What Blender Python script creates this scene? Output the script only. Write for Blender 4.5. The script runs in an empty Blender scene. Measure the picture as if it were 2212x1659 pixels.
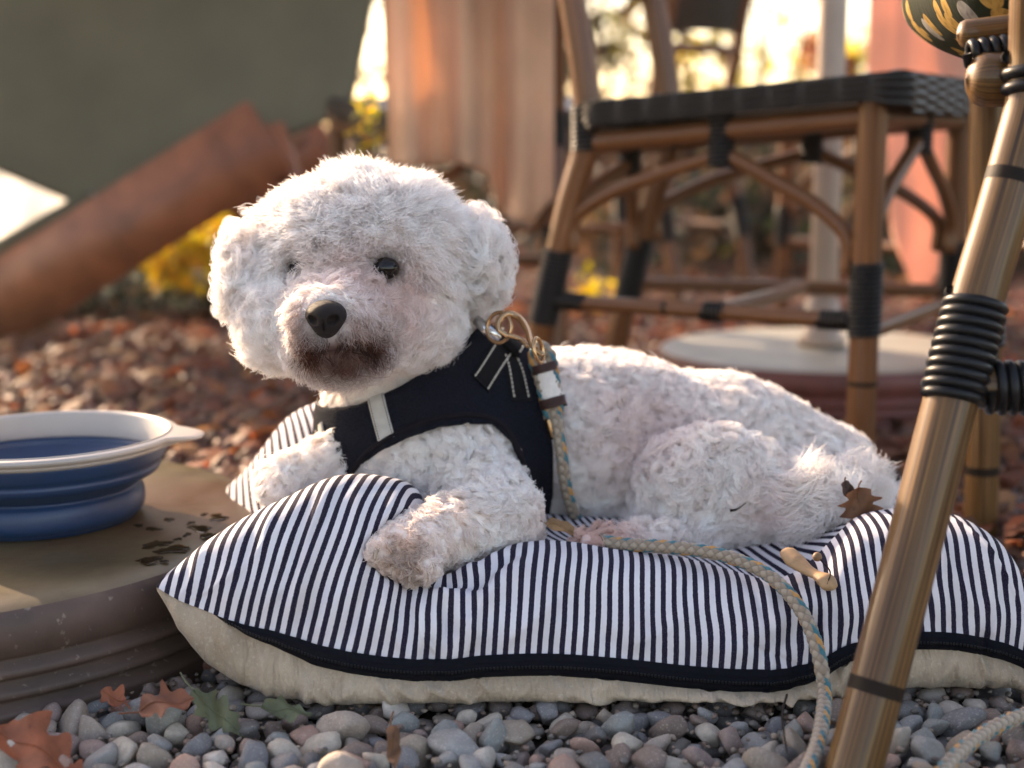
import bpy, math, random
import numpy as np
from mathutils import Vector, Matrix
from mathutils.bvhtree import BVHTree

random.seed(7)
rng = np.random.default_rng(11)
S = bpy.context.scene
COL = S.collection
R = math.radians

# ------------------------------------------------------------------ camera
PITCH, CAMH, FPX, CX, CY, WPX = R(9.37), 0.347, 3212.0, 1106.0, 829.5, 2212.0
cam_d = bpy.data.cameras.new('camera')
cam = bpy.data.objects.new('camera', cam_d)
COL.objects.link(cam)
cam.location = (0, 0, CAMH)
cam.rotation_euler = (math.pi / 2 - PITCH, 0, 0)
cam_d.sensor_width = 36
cam_d.lens = 36 * FPX / WPX
cam_d.clip_start = 0.02
cam_d.clip_end = 500
cam_d.dof.use_dof = True
cam_d.dof.focus_distance = 0.95
cam_d.dof.aperture_fstop = 4.3
S.camera = cam

# ------------------------------------------------------------------ world, sun, exposure
SUN_EL, SUN_AZ = R(23), R(-42)          # azimuth measured from +Y towards +X: behind the dog, to its left
world = bpy.data.worlds.new('World')
S.world = world
world.use_nodes = True
wn = world.node_tree.nodes
sky = wn.new('ShaderNodeTexSky')
sky.sky_type = 'NISHITA'
sky.sun_disc = False
sky.sun_elevation = SUN_EL
sky.sun_rotation = SUN_AZ
sky.air_density = 1.0
sky.dust_density = 2.0
sky.ozone_density = 0.6
world.node_tree.links.new(sky.outputs[0], wn['Background'].inputs[0])
wn['Background'].inputs[1].default_value = 0.11
sun_l = bpy.data.lights.new('sun', 'SUN')
sun_l.energy = 2.5
sun_l.angle = R(0.6)
sun_l.color = (1.0, 0.86, 0.66)
sun = bpy.data.objects.new('sun', sun_l)
COL.objects.link(sun)
sdir = Vector((math.sin(SUN_AZ) * math.cos(SUN_EL), math.cos(SUN_AZ) * math.cos(SUN_EL), math.sin(SUN_EL)))
sun.rotation_euler = sdir.to_track_quat('Z', 'Y').to_euler()
S.view_settings.view_transform = 'Standard'
S.view_settings.look = 'None'
S.view_settings.exposure = 2.25
S.view_settings.use_white_balance = True
S.view_settings.white_balance_temperature = 8000
S.view_settings.white_balance_tint = 19
S.view_settings.gamma = 1.0
S.view_settings.use_curve_mapping = False
S.render.engine = 'CYCLES'
S.cycles.use_denoising = True
S.cycles.max_bounces = 12
S.cycles.diffuse_bounces = 10
S.cycles.glossy_bounces = 3
S.cycles.transmission_bounces = 4
S.cycles.sample_clamp_indirect = 6.0
S.cycles.caustics_reflective = False
S.cycles.caustics_refractive = False
S.cycles_curves.shape = 'RIBBONS'
S.cycles_curves.subdivisions = 2

# ------------------------------------------------------------------ helpers
CP, SP = math.cos(PITCH), math.sin(PITCH)


def P(x, y, Y):
    """world point seen at picture position x, y (2212 wide) that stands Y metres ahead of the lens"""
    a, b = (x - CX) / FPX, (CY - y) / FPX
    d = np.array([a, CP + b * SP, -SP + b * CP])
    return np.array([0, 0, CAMH]) + d * (Y / d[1])


def G(x, y, z=0.0):
    a, b = (x - CX) / FPX, (CY - y) / FPX
    d = np.array([a, CP + b * SP, -SP + b * CP])
    return np.array([0, 0, CAMH]) + d * ((z - CAMH) / d[2])


def tag(o, label=None, cat=None, group=None, kind=None):
    if label: o['label'] = label
    if cat: o['category'] = cat
    if group: o['group'] = group
    if kind: o['kind'] = kind
    return o


def empty(name, loc=(0, 0, 0), label=None, cat=None, group=None):
    o = bpy.data.objects.new(name, None)
    o.empty_display_size = 0.02
    COL.objects.link(o)
    o.location = Vector(loc)
    bpy.context.view_layer.update()
    return tag(o, label, cat, group)


def mesh_data(name, V, F, uv=None, smooth=True, col=None):
    """V (n,3); F array (m,k) or list of such arrays; uv (n,2) per vertex; col (n,3|4) per vertex"""
    Fs = F if isinstance(F, (list, tuple)) else [F]
    Fs = [np.asarray(f, dtype=np.int32) for f in Fs if len(f)]
    me = bpy.data.meshes.new(name)
    V = np.asarray(V, dtype=np.float32)
    me.vertices.add(len(V))
    me.vertices.foreach_set('co', V.ravel())
    loops = np.concatenate([f.ravel() for f in Fs])
    tot = np.concatenate([np.full(len(f), f.shape[1], dtype=np.int32) for f in Fs])
    st = np.concatenate([[0], np.cumsum(tot)[:-1]]).astype(np.int32)
    me.loops.add(len(loops))
    me.loops.foreach_set('vertex_index', loops)
    me.polygons.add(len(tot))
    me.polygons.foreach_set('loop_start', st)
    me.polygons.foreach_set('loop_total', tot)
    me.polygons.foreach_set('use_smooth', np.full(len(tot), smooth))
    me.update(calc_edges=True)
    if uv is not None:
        l = me.uv_layers.new(name='UVMap')
        l.data.foreach_set('uv', np.asarray(uv, dtype=np.float32)[loops].ravel())
    if col is not None:
        c = np.ones((len(V), 4), dtype=np.float32)
        c[:, :col.shape[1]] = col
        a = me.color_attributes.new('tint', 'FLOAT_COLOR', 'POINT')
        a.data.foreach_set('color', c.ravel())
    me.validate()
    return me


def link(name, me, mat=None, parent=None):
    o = bpy.data.objects.new(name, me)
    COL.objects.link(o)
    if mat is not None and len(me.materials) == 0:
        me.materials.append(mat)
    if parent is not None:
        o.parent = parent
        o.matrix_parent_inverse = parent.matrix_world.inverted()
    return o


def obj(name, V, F, mat, parent=None, uv=None, smooth=True, col=None):
    return link(name, mesh_data(name, V, F, uv, smooth, col), mat, parent)


def spline(pts, n, closed=False):
    """Catmull-Rom through pts (any dimension), n samples"""
    p = np.asarray(pts, float)
    m = len(p)
    if closed:
        q = np.vstack([p[-1], p, p[0], p[1]])
        segs = m
    else:
        q = np.vstack([2 * p[0] - p[1], p, 2 * p[-1] - p[-2]])
        segs = m - 1
    t = np.linspace(0, segs, n, endpoint=not closed)
    i = np.minimum(t.astype(int), segs - 1)
    f = (t - i)[:, None]
    a, b, c, d = q[i], q[i + 1], q[i + 2], q[i + 3]
    return 0.5 * (2 * b + (c - a) * f + (2 * a - 5 * b + 4 * c - d) * f ** 2 + (3 * b - a - 3 * c + d) * f ** 3)


def frames(p, closed=False):
    T = np.gradient(p, axis=0)
    if closed:
        T = np.roll(p, -1, 0) - np.roll(p, 1, 0)
    T /= np.linalg.norm(T, axis=1)[:, None] + 1e-12
    ref = np.array([0, 0, 1.0]) if abs(T[0][2]) < 0.9 else np.array([0, 1.0, 0])
    N = np.zeros_like(p)
    n = np.cross(T[0], ref)
    n /= np.linalg.norm(n)
    for i in range(len(p)):
        n = n - T[i] * np.dot(n, T[i])
        n /= np.linalg.norm(n) + 1e-12
        N[i] = n
    return T, N, np.cross(T, N)


def grid_faces(nu, nv, wrap_u=False, wrap_v=False):
    """index i*nv+j ; quads"""
    I = np.arange(nu if wrap_u else nu - 1)
    J = np.arange(nv if wrap_v else nv - 1)
    i, j = np.meshgrid(I, J, indexing='ij')
    i, j = i.ravel(), j.ravel()
    i2, j2 = (i + 1) % nu, (j + 1) % nv
    return np.stack([i * nv + j, i2 * nv + j, i2 * nv + j2, i * nv + j2], 1)


def tube(p, r, ns=16, closed=False, cap=True, squash=1.0):
    """sweep a circle of radius r (scalar or per point) along polyline p; returns V, faces, uv"""
    p = np.asarray(p, float)
    m = len(p)
    r = np.broadcast_to(np.asarray(r, float), (m,))
    T, N, B = frames(p, closed)
    th = np.linspace(0, 2 * np.pi, ns, endpoint=False)
    ring = (np.cos(th)[None, :, None] * N[:, None, :] + squash * np.sin(th)[None, :, None] * B[:, None, :])
    V = (p[:, None, :] + ring * r[:, None, None]).reshape(-1, 3)
    L = np.concatenate([[0], np.cumsum(np.linalg.norm(np.diff(p, axis=0), axis=1))])
    uv = np.stack([np.broadcast_to(th / (2 * np.pi), (m, ns)), np.broadcast_to(L[:, None], (m, ns))], -1).reshape(-1, 2)
    F = grid_faces(m, ns, closed, True)[:, ::-1]
    Fs = [F]
    if cap and not closed:
        Fs.append(np.arange(ns)[None, :])
        Fs.append((np.arange(ns) + (m - 1) * ns)[None, ::-1])
    return V, Fs, uv


def merge(parts):
    """parts: list of (V, Fs, uv) -> one"""
    Vs, Fo, Us, o = [], [], [], 0
    for V, Fs, uv in parts:
        Vs.append(V)
        for f in (Fs if isinstance(Fs, (list, tuple)) else [Fs]):
            Fo.append(np.asarray(f) + o)
        Us.append(uv)
        o += len(V)
    return np.vstack(Vs), Fo, np.vstack(Us)


def round_end(p, r, k=5):
    """extend a polyline so that a tube along it ends in rounded caps; returns p, radii"""
    p = np.asarray(p, float)
    a, b = p[0] - p[1], p[-1] - p[-2]
    a, b = a / np.linalg.norm(a), b / np.linalg.norm(b)
    r = np.broadcast_to(np.asarray(r, float), (len(p),))
    th = np.linspace(0, np.pi / 2, k)[1:]
    pa = [p[0] + a * r[0] * .6 * math.sin(t) for t in th][::-1]
    ra = [r[0] * max(math.cos(t), .06) for t in th][::-1]
    pb = [p[-1] + b * r[-1] * .6 * math.sin(t) for t in th]
    rb = [r[-1] * max(math.cos(t), .06) for t in th]
    return np.vstack([pa, p, pb]), np.concatenate([ra, r, rb])


def lathe(prof, n, center):
    """prof list of (radius, z)"""
    prof = np.asarray(prof, float)
    th = np.linspace(0, 2 * np.pi, n, endpoint=False)
    V = np.stack([prof[:, 0][:, None] * np.cos(th), prof[:, 0][:, None] * np.sin(th),
                  np.broadcast_to(prof[:, 1][:, None], (len(prof), n))], -1).reshape(-1, 3) + np.asarray(center)
    L = np.concatenate([[0], np.cumsum(np.linalg.norm(np.diff(prof, axis=0), axis=1))])
    uv = np.stack([np.broadcast_to(th / (2 * np.pi), (len(prof), n)), np.broadcast_to(L[:, None], (len(prof), n))], -1).reshape(-1, 2)
    return V, [grid_faces(len(prof), n, False, True)], uv


def box(c, ax, ay, az, bev=0.15):
    """bevelled box: centre c, half-axis vectors"""
    import bmesh
    bm = bmesh.new()
    bmesh.ops.create_cube(bm, size=2)
    ax, ay, az, c = [np.asarray(v, float) for v in (ax, ay, az, c)]
    for v in bm.verts:
        v.co = Vector(c + ax * v.co.x + ay * v.co.y + az * v.co.z)
    w = min(np.linalg.norm(ax), np.linalg.norm(ay), np.linalg.norm(az)) * bev
    bmesh.ops.bevel(bm, geom=bm.edges[:], offset=w, segments=2, affect='EDGES')
    V = np.array([v.co[:] for v in bm.verts])
    bm.verts.index_update()
    F = {}
    for f in bm.faces:
        F.setdefault(len(f.verts), []).append([v.index for v in f.verts])
    bm.free()
    uv = V[:, :2].copy()
    return V, [np.array(v) for v in F.values()], uv


def sn(p, f, s=0.0):
    """cheap smooth noise from sines, p (n,3) -> (n,)"""
    x, y, z = p[..., 0] * f, p[..., 1] * f, p[..., 2] * f
    return (np.sin(x * 1.3 + 2.1 * np.sin(y * .9 + s) + s * 1.7) + np.sin(y * 1.7 + 1.7 * np.sin(z * 1.1 - s) + s * 2.3)
            + np.sin(z * 1.5 + 1.9 * np.sin(x * .8 + s * .6) - s)) / 3


# ------------------------------------------------------------------ materials
class NT:
    def __init__(s, name):
        s.m = bpy.data.materials.new(name)
        s.m.use_nodes = True
        s.t = s.m.node_tree
        s.b = s.t.nodes['Principled BSDF']
        s.out = s.t.nodes['Material Output']

    def n(s, typ, **kw):
        nd = s.t.nodes.new(typ)
        for k, v in kw.items():
            if k in nd.inputs:
                nd.inputs[k].default_value = v
            else:
                setattr(nd, k, v)
        return nd

    def l(s, a, b):
        s.t.links.new(a, b)

    def ramp(s, fac, stops, interp='LINEAR'):
        r = s.n('ShaderNodeValToRGB')
        r.color_ramp.interpolation = interp
        e = r.color_ramp.elements
        while len(e) < len(stops):
            e.new(.5)
        for el, (p, c) in zip(e, stops):
            el.position = p
            el.color = (*c, 1)
        s.l(fac, r.inputs[0])
        return r.outputs[0]

    def coord(s, kind='Object', scale=(1, 1, 1)):
        tc = s.n('ShaderNodeTexCoord')
        mp = s.n('ShaderNodeMapping')
        mp.inputs['Scale'].default_value = scale
        s.l(tc.outputs[kind], mp.inputs[0])
        return mp.outputs[0]

    def noise(s, vec, scale, detail=4, rough=.55):
        nd = s.n('ShaderNodeTexNoise', Scale=scale, Detail=detail, Roughness=rough)
        if vec is not None:
            s.l(vec, nd.inputs['Vector'])
        return nd.outputs['Fac']

    def mix(s, fac, a, b, mode='MIX'):
        m = s.n('ShaderNodeMix', data_type='RGBA', blend_type=mode)
        for i, v in ((0, fac), (6, a), (7, b)):
            if hasattr(v, 'links'):
                s.l(v, m.inputs[i])
            else:
                m.inputs[i].default_value = v if i == 0 else (*v, 1)
        return m.outputs[2]

    def bump(s, h, strength=.3, dist=.001):
        b = s.n('ShaderNodeBump', Strength=strength, Distance=dist)
        s.l(h, b.inputs['Height'])
        s.l(b.outputs[0], s.b.inputs['Normal'])

    def math(s, op, a, b=0.0):
        m = s.n('ShaderNodeMath', operation=op)
        for i, v in ((0, a), (1, b)):
            if hasattr(v, 'links'):
                s.l(v, m.inputs[i])
            else:
                m.inputs[i].default_value = v
        return m.outputs[0]

    def set(s, **kw):
        for k, v in kw.items():
            k = k.replace('_', ' ')
            i = s.b.inputs[k]
            if hasattr(v, 'links'):
                s.l(v, i)
            else:
                i.default_value = (*v, 1) if isinstance(v, tuple) and len(v) == 3 and i.type == 'RGBA' else v
        return s


def plain(name, c, rough=.6, var=.25, scale=60, bumps=.15, metal=0.0, **kw):
    t = NT(name)
    v = t.coord('Object')
    nz = t.noise(v, scale)
    c = np.array(c)
    col = t.ramp(nz, [(.25, tuple(c * (1 - var))), (.75, tuple(np.minimum(c * (1 + var), 1)))])
    t.set(Base_Color=col, Roughness=rough, Metallic=metal, **kw)
    if bumps:
        t.bump(t.noise(v, scale * 6), bumps, .0006)
    return t.m


def mat_bamboo(name, dark, light):
    t = NT(name)
    v = t.coord('UV', (46, 7, 1))
    a = t.noise(v, 1.0, 5, .6)
    v2 = t.coord('UV', (120, 3, 1))
    b = t.noise(v2, 1.0, 3, .6)
    col = t.ramp(a, [(.30, dark), (.52, tuple(.5 * (np.array(dark) + np.array(light)))), (.72, light)])
    col = t.mix(t.ramp(b, [(.40, (1, 1, 1)), (.52, (0, 0, 0))]), col, tuple(np.array(dark) * .45))
    v3 = t.coord('Object')
    col = t.mix(t.ramp(t.noise(v3, 9, 3), [(.4, (0, 0, 0)), (.75, (.5, .5, .5))]), col, tuple(np.array(dark) * .9))
    t.set(Base_Color=col, Roughness=.5, Specular_IOR_Level=.2, Coat_Weight=.38, Coat_Roughness=.10)
    t.bump(b, .12, .0006)
    return t.m


M = {}
M['bamboo'] = mat_bamboo('bamboo', (.055, .022, .006), (.27, .135, .040))
M['rattan'] = mat_bamboo('rattan', (.115, .042, .015), (.25, .10, .034))
M['cord'] = plain('black_cord', (.005, .0055, .007), .38, .4, 40, .08, Specular_IOR_Level=.25)
M['node'] = plain('bamboo_joint', (.012, .007, .0045), .6, .4, 80, Specular_IOR_Level=.15)
M['wicker'] = plain('wicker', (.012, .010, .008), .42, .5, 90, .2, Specular_IOR_Level=.3)
M['webbing'] = plain('black_webbing', (.006, .0065, .009), .85, .4, 300, .3, Specular_IOR_Level=.1)


def mat_harness():
    t = NT('navy_mesh_fabric')
    v = t.coord('Object')
    w = t.n('ShaderNodeTexVoronoi', Scale=650.0)
    t.l(v, w.inputs['Vector'])
    col = t.ramp(w.outputs['Distance'], [(.1, (.0012, .0018, .0035)), (.6, (.008, .011, .020))])
    col = t.mix(t.ramp(t.noise(v, 25), [(.4, (0, 0, 0)), (.8, (.6, .6, .6))]), col, (.009, .009, .013))
    t.set(Base_Color=col, Roughness=.95, Specular_IOR_Level=.06)
    t.bump(w.outputs['Distance'], .6, .0012)
    return t.m


M['harness'] = mat_harness()
M['piping'] = plain('harness_piping', (.006, .005, .008), .8, .3, 200, .2, Specular_IOR_Level=.12)
M['reflective'] = plain('grey_reflective_tape', (.36, .36, .34), .5, .12, 200, .1)
M['thread'] = plain('white_thread', (.72, .68, .58), .7, .15, 300, 0)
M['brass'] = plain('copper_metal', (.50, .30, .16), .25, .15, 60, 0, metal=1.0)
M['steel'] = plain('chrome_metal', (.75, .76, .76), .18, .1, 60, 0, metal=1.0)
M['whip'] = plain('brown_whipping_cord', (.045, .016, .014), .45, .4, 200, .2)
M['paper'] = plain('white_label_sleeve', (.74, .70, .66), .6, .12, 220, .5)


def mat_stripe():
    t = NT('striped_canvas')
    uvm = t.n('ShaderNodeUVMap')
    sep = t.n('ShaderNodeSeparateXYZ')
    t.l(uvm.outputs[0], sep.inputs[0])
    v = t.coord('UV', (1, 1, 1))
    wob = t.math('MULTIPLY', t.math('SUBTRACT', t.noise(v, 420, 2), .5), .0006)
    x = t.math('ADD', sep.outputs[0], wob)
    fr = t.math('FRACT', t.math('DIVIDE', x, .0071))
    d = t.math('ABSOLUTE', t.math('SUBTRACT', fr, .5))
    mask = t.n('ShaderNodeMapRange', interpolation_type='SMOOTHSTEP')
    t.l(d, mask.inputs[0])
    mask.inputs[1].default_value = .235
    mask.inputs[2].default_value = .285
    # twill: fine diagonal threads
    tw = t.math('SINE', t.math('MULTIPLY', t.math('ADD', sep.outputs[0], sep.outputs[1]), 6400))
    fleck = t.noise(v, 1500, 2)
    white = t.mix(t.ramp(t.noise(v, 30, 4), [(.35, (0, 0, 0)), (.75, (1, 1, 1))]), (.62, .585, .615), (.71, .70, .725))
    navy = t.mix(t.ramp(fleck, [(.5, (0, 0, 0)), (.72, (1, 1, 1))]), (.012, .010, .024), (.06, .055, .09))
    col = t.mix(mask.outputs[0], white, navy)
    t.set(Base_Color=col, Roughness=.9, Specular_IOR_Level=.12)
    t.bump(t.math('ADD', t.math('MULTIPLY', tw, .5), t.math('MULTIPLY', t.noise(v, 900, 2), 1.0)), .35, .0003)
    return t.m


M['stripe'] = mat_stripe()


def mat_canvas():
    t = NT('beige_canvas')
    v = t.coord('Object')
    c = t.ramp(t.noise(v, 22, 5), [(.3, (.32, .24, .165)), (.7, (.47, .365, .262))])
    c = t.mix(t.ramp(t.noise(v, 420, 2), [(.55, (0, 0, 0)), (.8, (.6, .6, .6))]), c, (.56, .46, .35))
    t.set(Base_Color=c, Roughness=.92, Sheen_Weight=.2)
    wv_ = t.n('ShaderNodeMapping')
    wv_.inputs['Rotation'].default_value = (0, .6, 0)
    wv_.inputs['Scale'].default_value = (95, 30, 24)
    t.l(v, wv_.inputs[0])
    hgt = t.math('ADD', t.math('MULTIPLY', t.noise(wv_.outputs[0], 1.0, 3, .5), 4.0), t.math('MULTIPLY', t.noise(v, 900, 2), .35))
    t.bump(hgt, .9, .0030)
    return t.m


M['canvas'] = mat_canvas()
M['zip'] = plain('zip_tape', (.004, .005, .009), .8, .4, 500, .5, Specular_IOR_Level=.08)


def mat_slab():
    t = NT('slab_top')
    v = t.coord('Object')
    c = t.ramp(t.noise(v, 9, 7, .62), [(.3, (.042, .029, .014)), (.5, (.082, .060, .030)), (.72, (.125, .096, .050))])
    # brown damp stain
    g = t.n('ShaderNodeMapping')
    st = t.ramp(t.noise(v, 5.5, 5, .55), [(.50, (0, 0, 0)), (.60, (.85, .85, .85))])
    c = t.mix(st, c, (.070, .032, .016))
    c = t.mix(t.ramp(t.noise(v, 130, 3), [(.66, (0, 0, 0)), (.74, (.7, .7, .7))]), c, (.05, .035, .025))
    t.set(Base_Color=c, Roughness=t.ramp(t.noise(v, 14), [(.3, (.28,) * 3), (.7, (.5,) * 3)]), Specular_IOR_Level=.22)
    t.bump(t.noise(v, 90, 6), .25, .0012)
    return t.m


M['slab'] = mat_slab()


def mat_slab_side():
    t = NT('slab_side')
    v = t.coord('Object')
    c = t.ramp(t.noise(v, 16, 6, .6), [(.3, (.05, .033, .026)), (.6, (.10, .058, .046)), (.8, (.15, .10, .08))])
    c = t.mix(t.ramp(t.noise(v, 160, 3), [(.64, (0, 0, 0)), (.74, (.6, .6, .6))]), c, (.26, .21, .17))
    t.set(Base_Color=c, Roughness=.62)
    t.bump(t.noise(v, 120, 5), .4, .0012)
    return t.m


M['slab_side'] = mat_slab_side()
M['water'] = NT('water').set(Base_Color=(.016, .009, .004), Roughness=.05, Specular_IOR_Level=.03).m
M['bowl_blue'] = plain('blue_silicone', (.002, .030, .090), .42, .12, 30, .05)
M['bowl_rim'] = plain('grey_white_plastic', (.38, .345, .32), .36, .06, 30, .03)


def mat_stone(rand_socket):
    t = NT('pebble_stone')
    if rand_socket == 'object':
        oi = t.n('ShaderNodeObjectInfo')
        r = oi.outputs['Random']
        base = t.ramp(r, [(0, (.15, .16, .175)), (.12, (.33, .28, .24)), (.22, (.17, .125, .105)), (.32, (.25, .265, .27)), (.42, (.32, .20, .16)), (.52, (.10, .105, .11)), (.62, (.42, .385, .33)), (.72, (.24, .175, .16)), (.80, (.20, .225, .225)), (.88, (.28, .235, .19)), (.95, (.48, .45, .41))], 'CONSTANT')
        v = t.coord('Object')
        off = t.n('ShaderNodeVectorMath', operation='ADD')
        t.l(v, off.inputs[0])
        cr = t.n('ShaderNodeCombineXYZ')
        t.l(t.math('MULTIPLY', r, 31.7), cr.inputs[0])
        t.l(t.math('MULTIPLY', r, 17.3), cr.inputs[1])
        t.l(cr.outputs[0], off.inputs[1])
        v = off.outputs[0]
        sc = 1.0
    else:
        a = t.n('ShaderNodeVertexColor', layer_name='tint')
        base = a.outputs[0]
        v = t.coord('Object')
        sc = 100.0
    c = t.mix(t.ramp(t.noise(v, 2.2 * sc, 5, .6), [(.3, (.75, .75, .75)), (.7, (0, 0, 0))]), base, t.mix(.55, base, (.10, .085, .08)))
    c = t.mix(t.ramp(t.noise(v, 9 * sc, 3, .6), [(.56, (0, 0, 0)), (.72, (.8, .8, .8))]), c, t.mix(.6, base, (.50, .47, .44)))
    c = t.mix(t.ramp(t.noise(v, 24 * sc, 2), [(.6, (0, 0, 0)), (.72, (.7, .7, .7))]), c, (.07, .06, .058))
    c = t.mix(1.0, c, (1.16, 1.08, 1.02), 'MULTIPLY')
    t.set(Base_Color=c, Roughness=.6)
    t.bump(t.noise(v, 10 * sc, 6, .65), .3, .05 if sc == 1.0 else .0008)
    return t.m


M['pebble'] = mat_stone('object')
M['gravel'] = mat_stone('attr')
M['soil'] = plain('soil', (.035, .025, .02), .95, .5, 12, .4)


def mat_leaf(name, use_attr=True, c=(.3, .1, .03), trans=.5, rough=.6, veins=True):
    t = NT(name)
    if use_attr:
        a = t.n('ShaderNodeVertexColor', layer_name='tint')
        base = a.outputs[0]
    else:
        v = t.coord('Object')
        cc = np.array(c)
        base = t.ramp(t.noise(v, 60, 5), [(.3, tuple(cc * .6)), (.55, c), (.8, tuple(np.minimum(cc * 1.4, 1)))])
        base = t.mix(t.ramp(t.noise(v, 300, 3), [(.6, (0, 0, 0)), (.75, (.6, .6, .6))]), base, tuple(cc * .35))
    t.set(Base_Color=base, Roughness=rough)
    tr = t.n('ShaderNodeBsdfTranslucent')
    t.l(base, tr.inputs[0])
    mx = t.n('ShaderNodeMixShader')
    mx.inputs[0].default_value = trans
    t.l(t.b.outputs[0], mx.inputs[1])
    t.l(tr.outputs[0], mx.inputs[2])
    t.l(mx.outputs[0], t.out.inputs[0])
    return t.m


M['leaf'] = mat_leaf('foliage_leaf')
M['bark'] = plain('bark', (.10, .07, .05), .9, .4, 30, .6)


def mat_cloth(name, c, trans=.25):
    t = NT(name)
    v = t.coord('Object')
    cc = np.array(c)
    base = t.ramp(t.noise(v, 8, 4), [(.3, tuple(cc * .85)), (.7, tuple(np.minimum(cc * 1.1, 1)))])
    t.set(Base_Color=base, Roughness=.9, Sheen_Weight=.3)
    t.bump(t.noise(v, 500, 3), .4, .0008)
    tr = t.n('ShaderNodeBsdfTranslucent')
    t.l(base, tr.inputs[0])
    mx = t.n('ShaderNodeMixShader')
    mx.inputs[0].default_value = trans
    t.l(t.b.outputs[0], mx.inputs[1])
    t.l(tr.outputs[0], mx.inputs[2])
    t.l(mx.outputs[0], t.out.inputs[0])
    return t.m


M['orange_cloth'] = mat_cloth('orange_fleece', (.78, .51, .33), .38)
M['salmon_cloth'] = mat_cloth('salmon_fleece', (.85, .50, .36), .4)
M['olive_cloth'] = mat_cloth('dark_olive_canvas', (.105, .092, .050), .15)
M['white_cloth'] = mat_cloth('white_canvas', (.90, .89, .86), .85)
M['red_wood'] = plain('red_brown_wood', (.26, .085, .035), .5, .4, 20, .2)
M['pole'] = plain('white_pole_paint', (.38, .28, .22), .4, .1, 20, .05)


def mat_fur(attr_name='tint'):
    t = NT('white_fur')
    a = t.n('ShaderNodeAttribute', attribute_name=attr_name)
    t.b.inputs['Roughness'].default_value = .55
    t.b.inputs['Specular IOR Level'].default_value = .25
    t.l(a.outputs['Color'], t.b.inputs['Base Color'])
    tr = t.n('ShaderNodeBsdfTranslucent')
    t.l(a.outputs['Color'], tr.inputs[0])
    mx = t.n('ShaderNodeMixShader')
    mx.inputs[0].default_value = .48
    t.l(t.b.outputs[0], mx.inputs[1])
    t.l(tr.outputs[0], mx.inputs[2])
    t.l(mx.outputs[0], t.out.inputs[0])
    return t.m


M['fur'] = mat_fur()
M['skin'] = NT('fur_undercoat').m
_t = M['skin'].node_tree
_a = _t.nodes.new('ShaderNodeVertexColor'); _a.layer_name = 'tint'
_t.links.new(_a.outputs[0], _t.nodes['Principled BSDF'].inputs['Base Color'])
_t.nodes['Principled BSDF'].inputs['Roughness'].default_value = .9
M['eye'] = NT('dark_eye').set(Base_Color=(.004, .003, .004), Roughness=.08, Specular_IOR_Level=.35).m
M['claw'] = plain('horn_claw', (.34, .26, .20), .45, .2, 200, .1)
M['nose'] = plain('black_nose', (.012, .008, .009), .55, .4, 900, .9, Specular_IOR_Level=.22)

# ------------------------------------------------------------------ ground and gravel
def ico(sub):
    import bmesh
    bm = bmesh.new()
    bmesh.ops.create_icosphere(bm, subdivisions=sub, radius=1)
    V = np.array([v.co[:] for v in bm.verts])
    bm.verts.index_update()
    F = np.array([[v.index for v in f.verts] for f in bm.faces])
    bm.free()
    return V, F


def heightf(X, Y):
    return .004 * np.sin(X * 9 + 1) * np.sin(Y * 7)


gx = np.concatenate([np.linspace(-60, -3, 12)[:-1], np.linspace(-3, 3, 61), np.linspace(3, 60, 12)[1:]])
gy = np.concatenate([np.linspace(-20, -.5, 6)[:-1], np.linspace(-.5, 6, 66), np.linspace(6, 90, 14)[1:]])
XX, YY = np.meshgrid(gx, gy, indexing='ij')
ground = obj('ground', np.stack([XX, YY, -.022 + heightf(XX, YY)], -1).reshape(-1, 3), grid_faces(len(gx), len(gy)), M['soil'])
tag(ground, kind='structure')

SLAB_C, SLAB_R, SLAB_H = np.array([-.449, 1.083, 0]), .262, .067


def pebble_shape(seed, sub):
    V, F = ico(sub)
    r = np.random.default_rng(seed)
    d = 1 + .20 * sn(V, 1.5, seed) + .09 * sn(V, 3.1, seed + 3.3)
    V = V * d[:, None]
    # a few worn flats
    for k in range(7):
        n = r.normal(size=3)
        n /= np.linalg.norm(n)
        h = r.uniform(.52, .82)
        s = V @ n
        V = V - np.where(s > h, (s - h) * .8, 0)[:, None] * n
    V *= np.array([r.uniform(.95, 1.25), r.uniform(.75, 1.0), r.uniform(.55, .8)])
    return V, F


PEB = [mesh_data('pebble', *pebble_shape(i, 3)) for i in range(12)]
for m_ in PEB:
    m_.materials.append(M['pebble'])


def scatter(x0, x1, y0, y1, dmin, n, z, keep=None):
    """dart throwing on a coarse hash"""
    out, cell = [], {}
    for _ in range(n):
        x, y = random.uniform(x0, x1), random.uniform(y0, y1)
        if keep and not keep(x, y):
            continue
        i, j = int(x / dmin), int(y / dmin)
        ok = True
        for a in (-1, 0, 1):
            for b in (-1, 0, 1):
                for (u, v) in cell.get((i + a, j + b), ()):
                    if (u - x) ** 2 + (v - y) ** 2 < dmin * dmin:
                        ok = False
        if ok:
            cell.setdefault((i, j), []).append((x, y))
            out.append((x, y, z))
    return out


def off_slab(x, y, m=0.0):
    return (x - SLAB_C[0]) ** 2 + (y - SLAB_C[1]) ** 2 > (SLAB_R + m) ** 2


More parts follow.
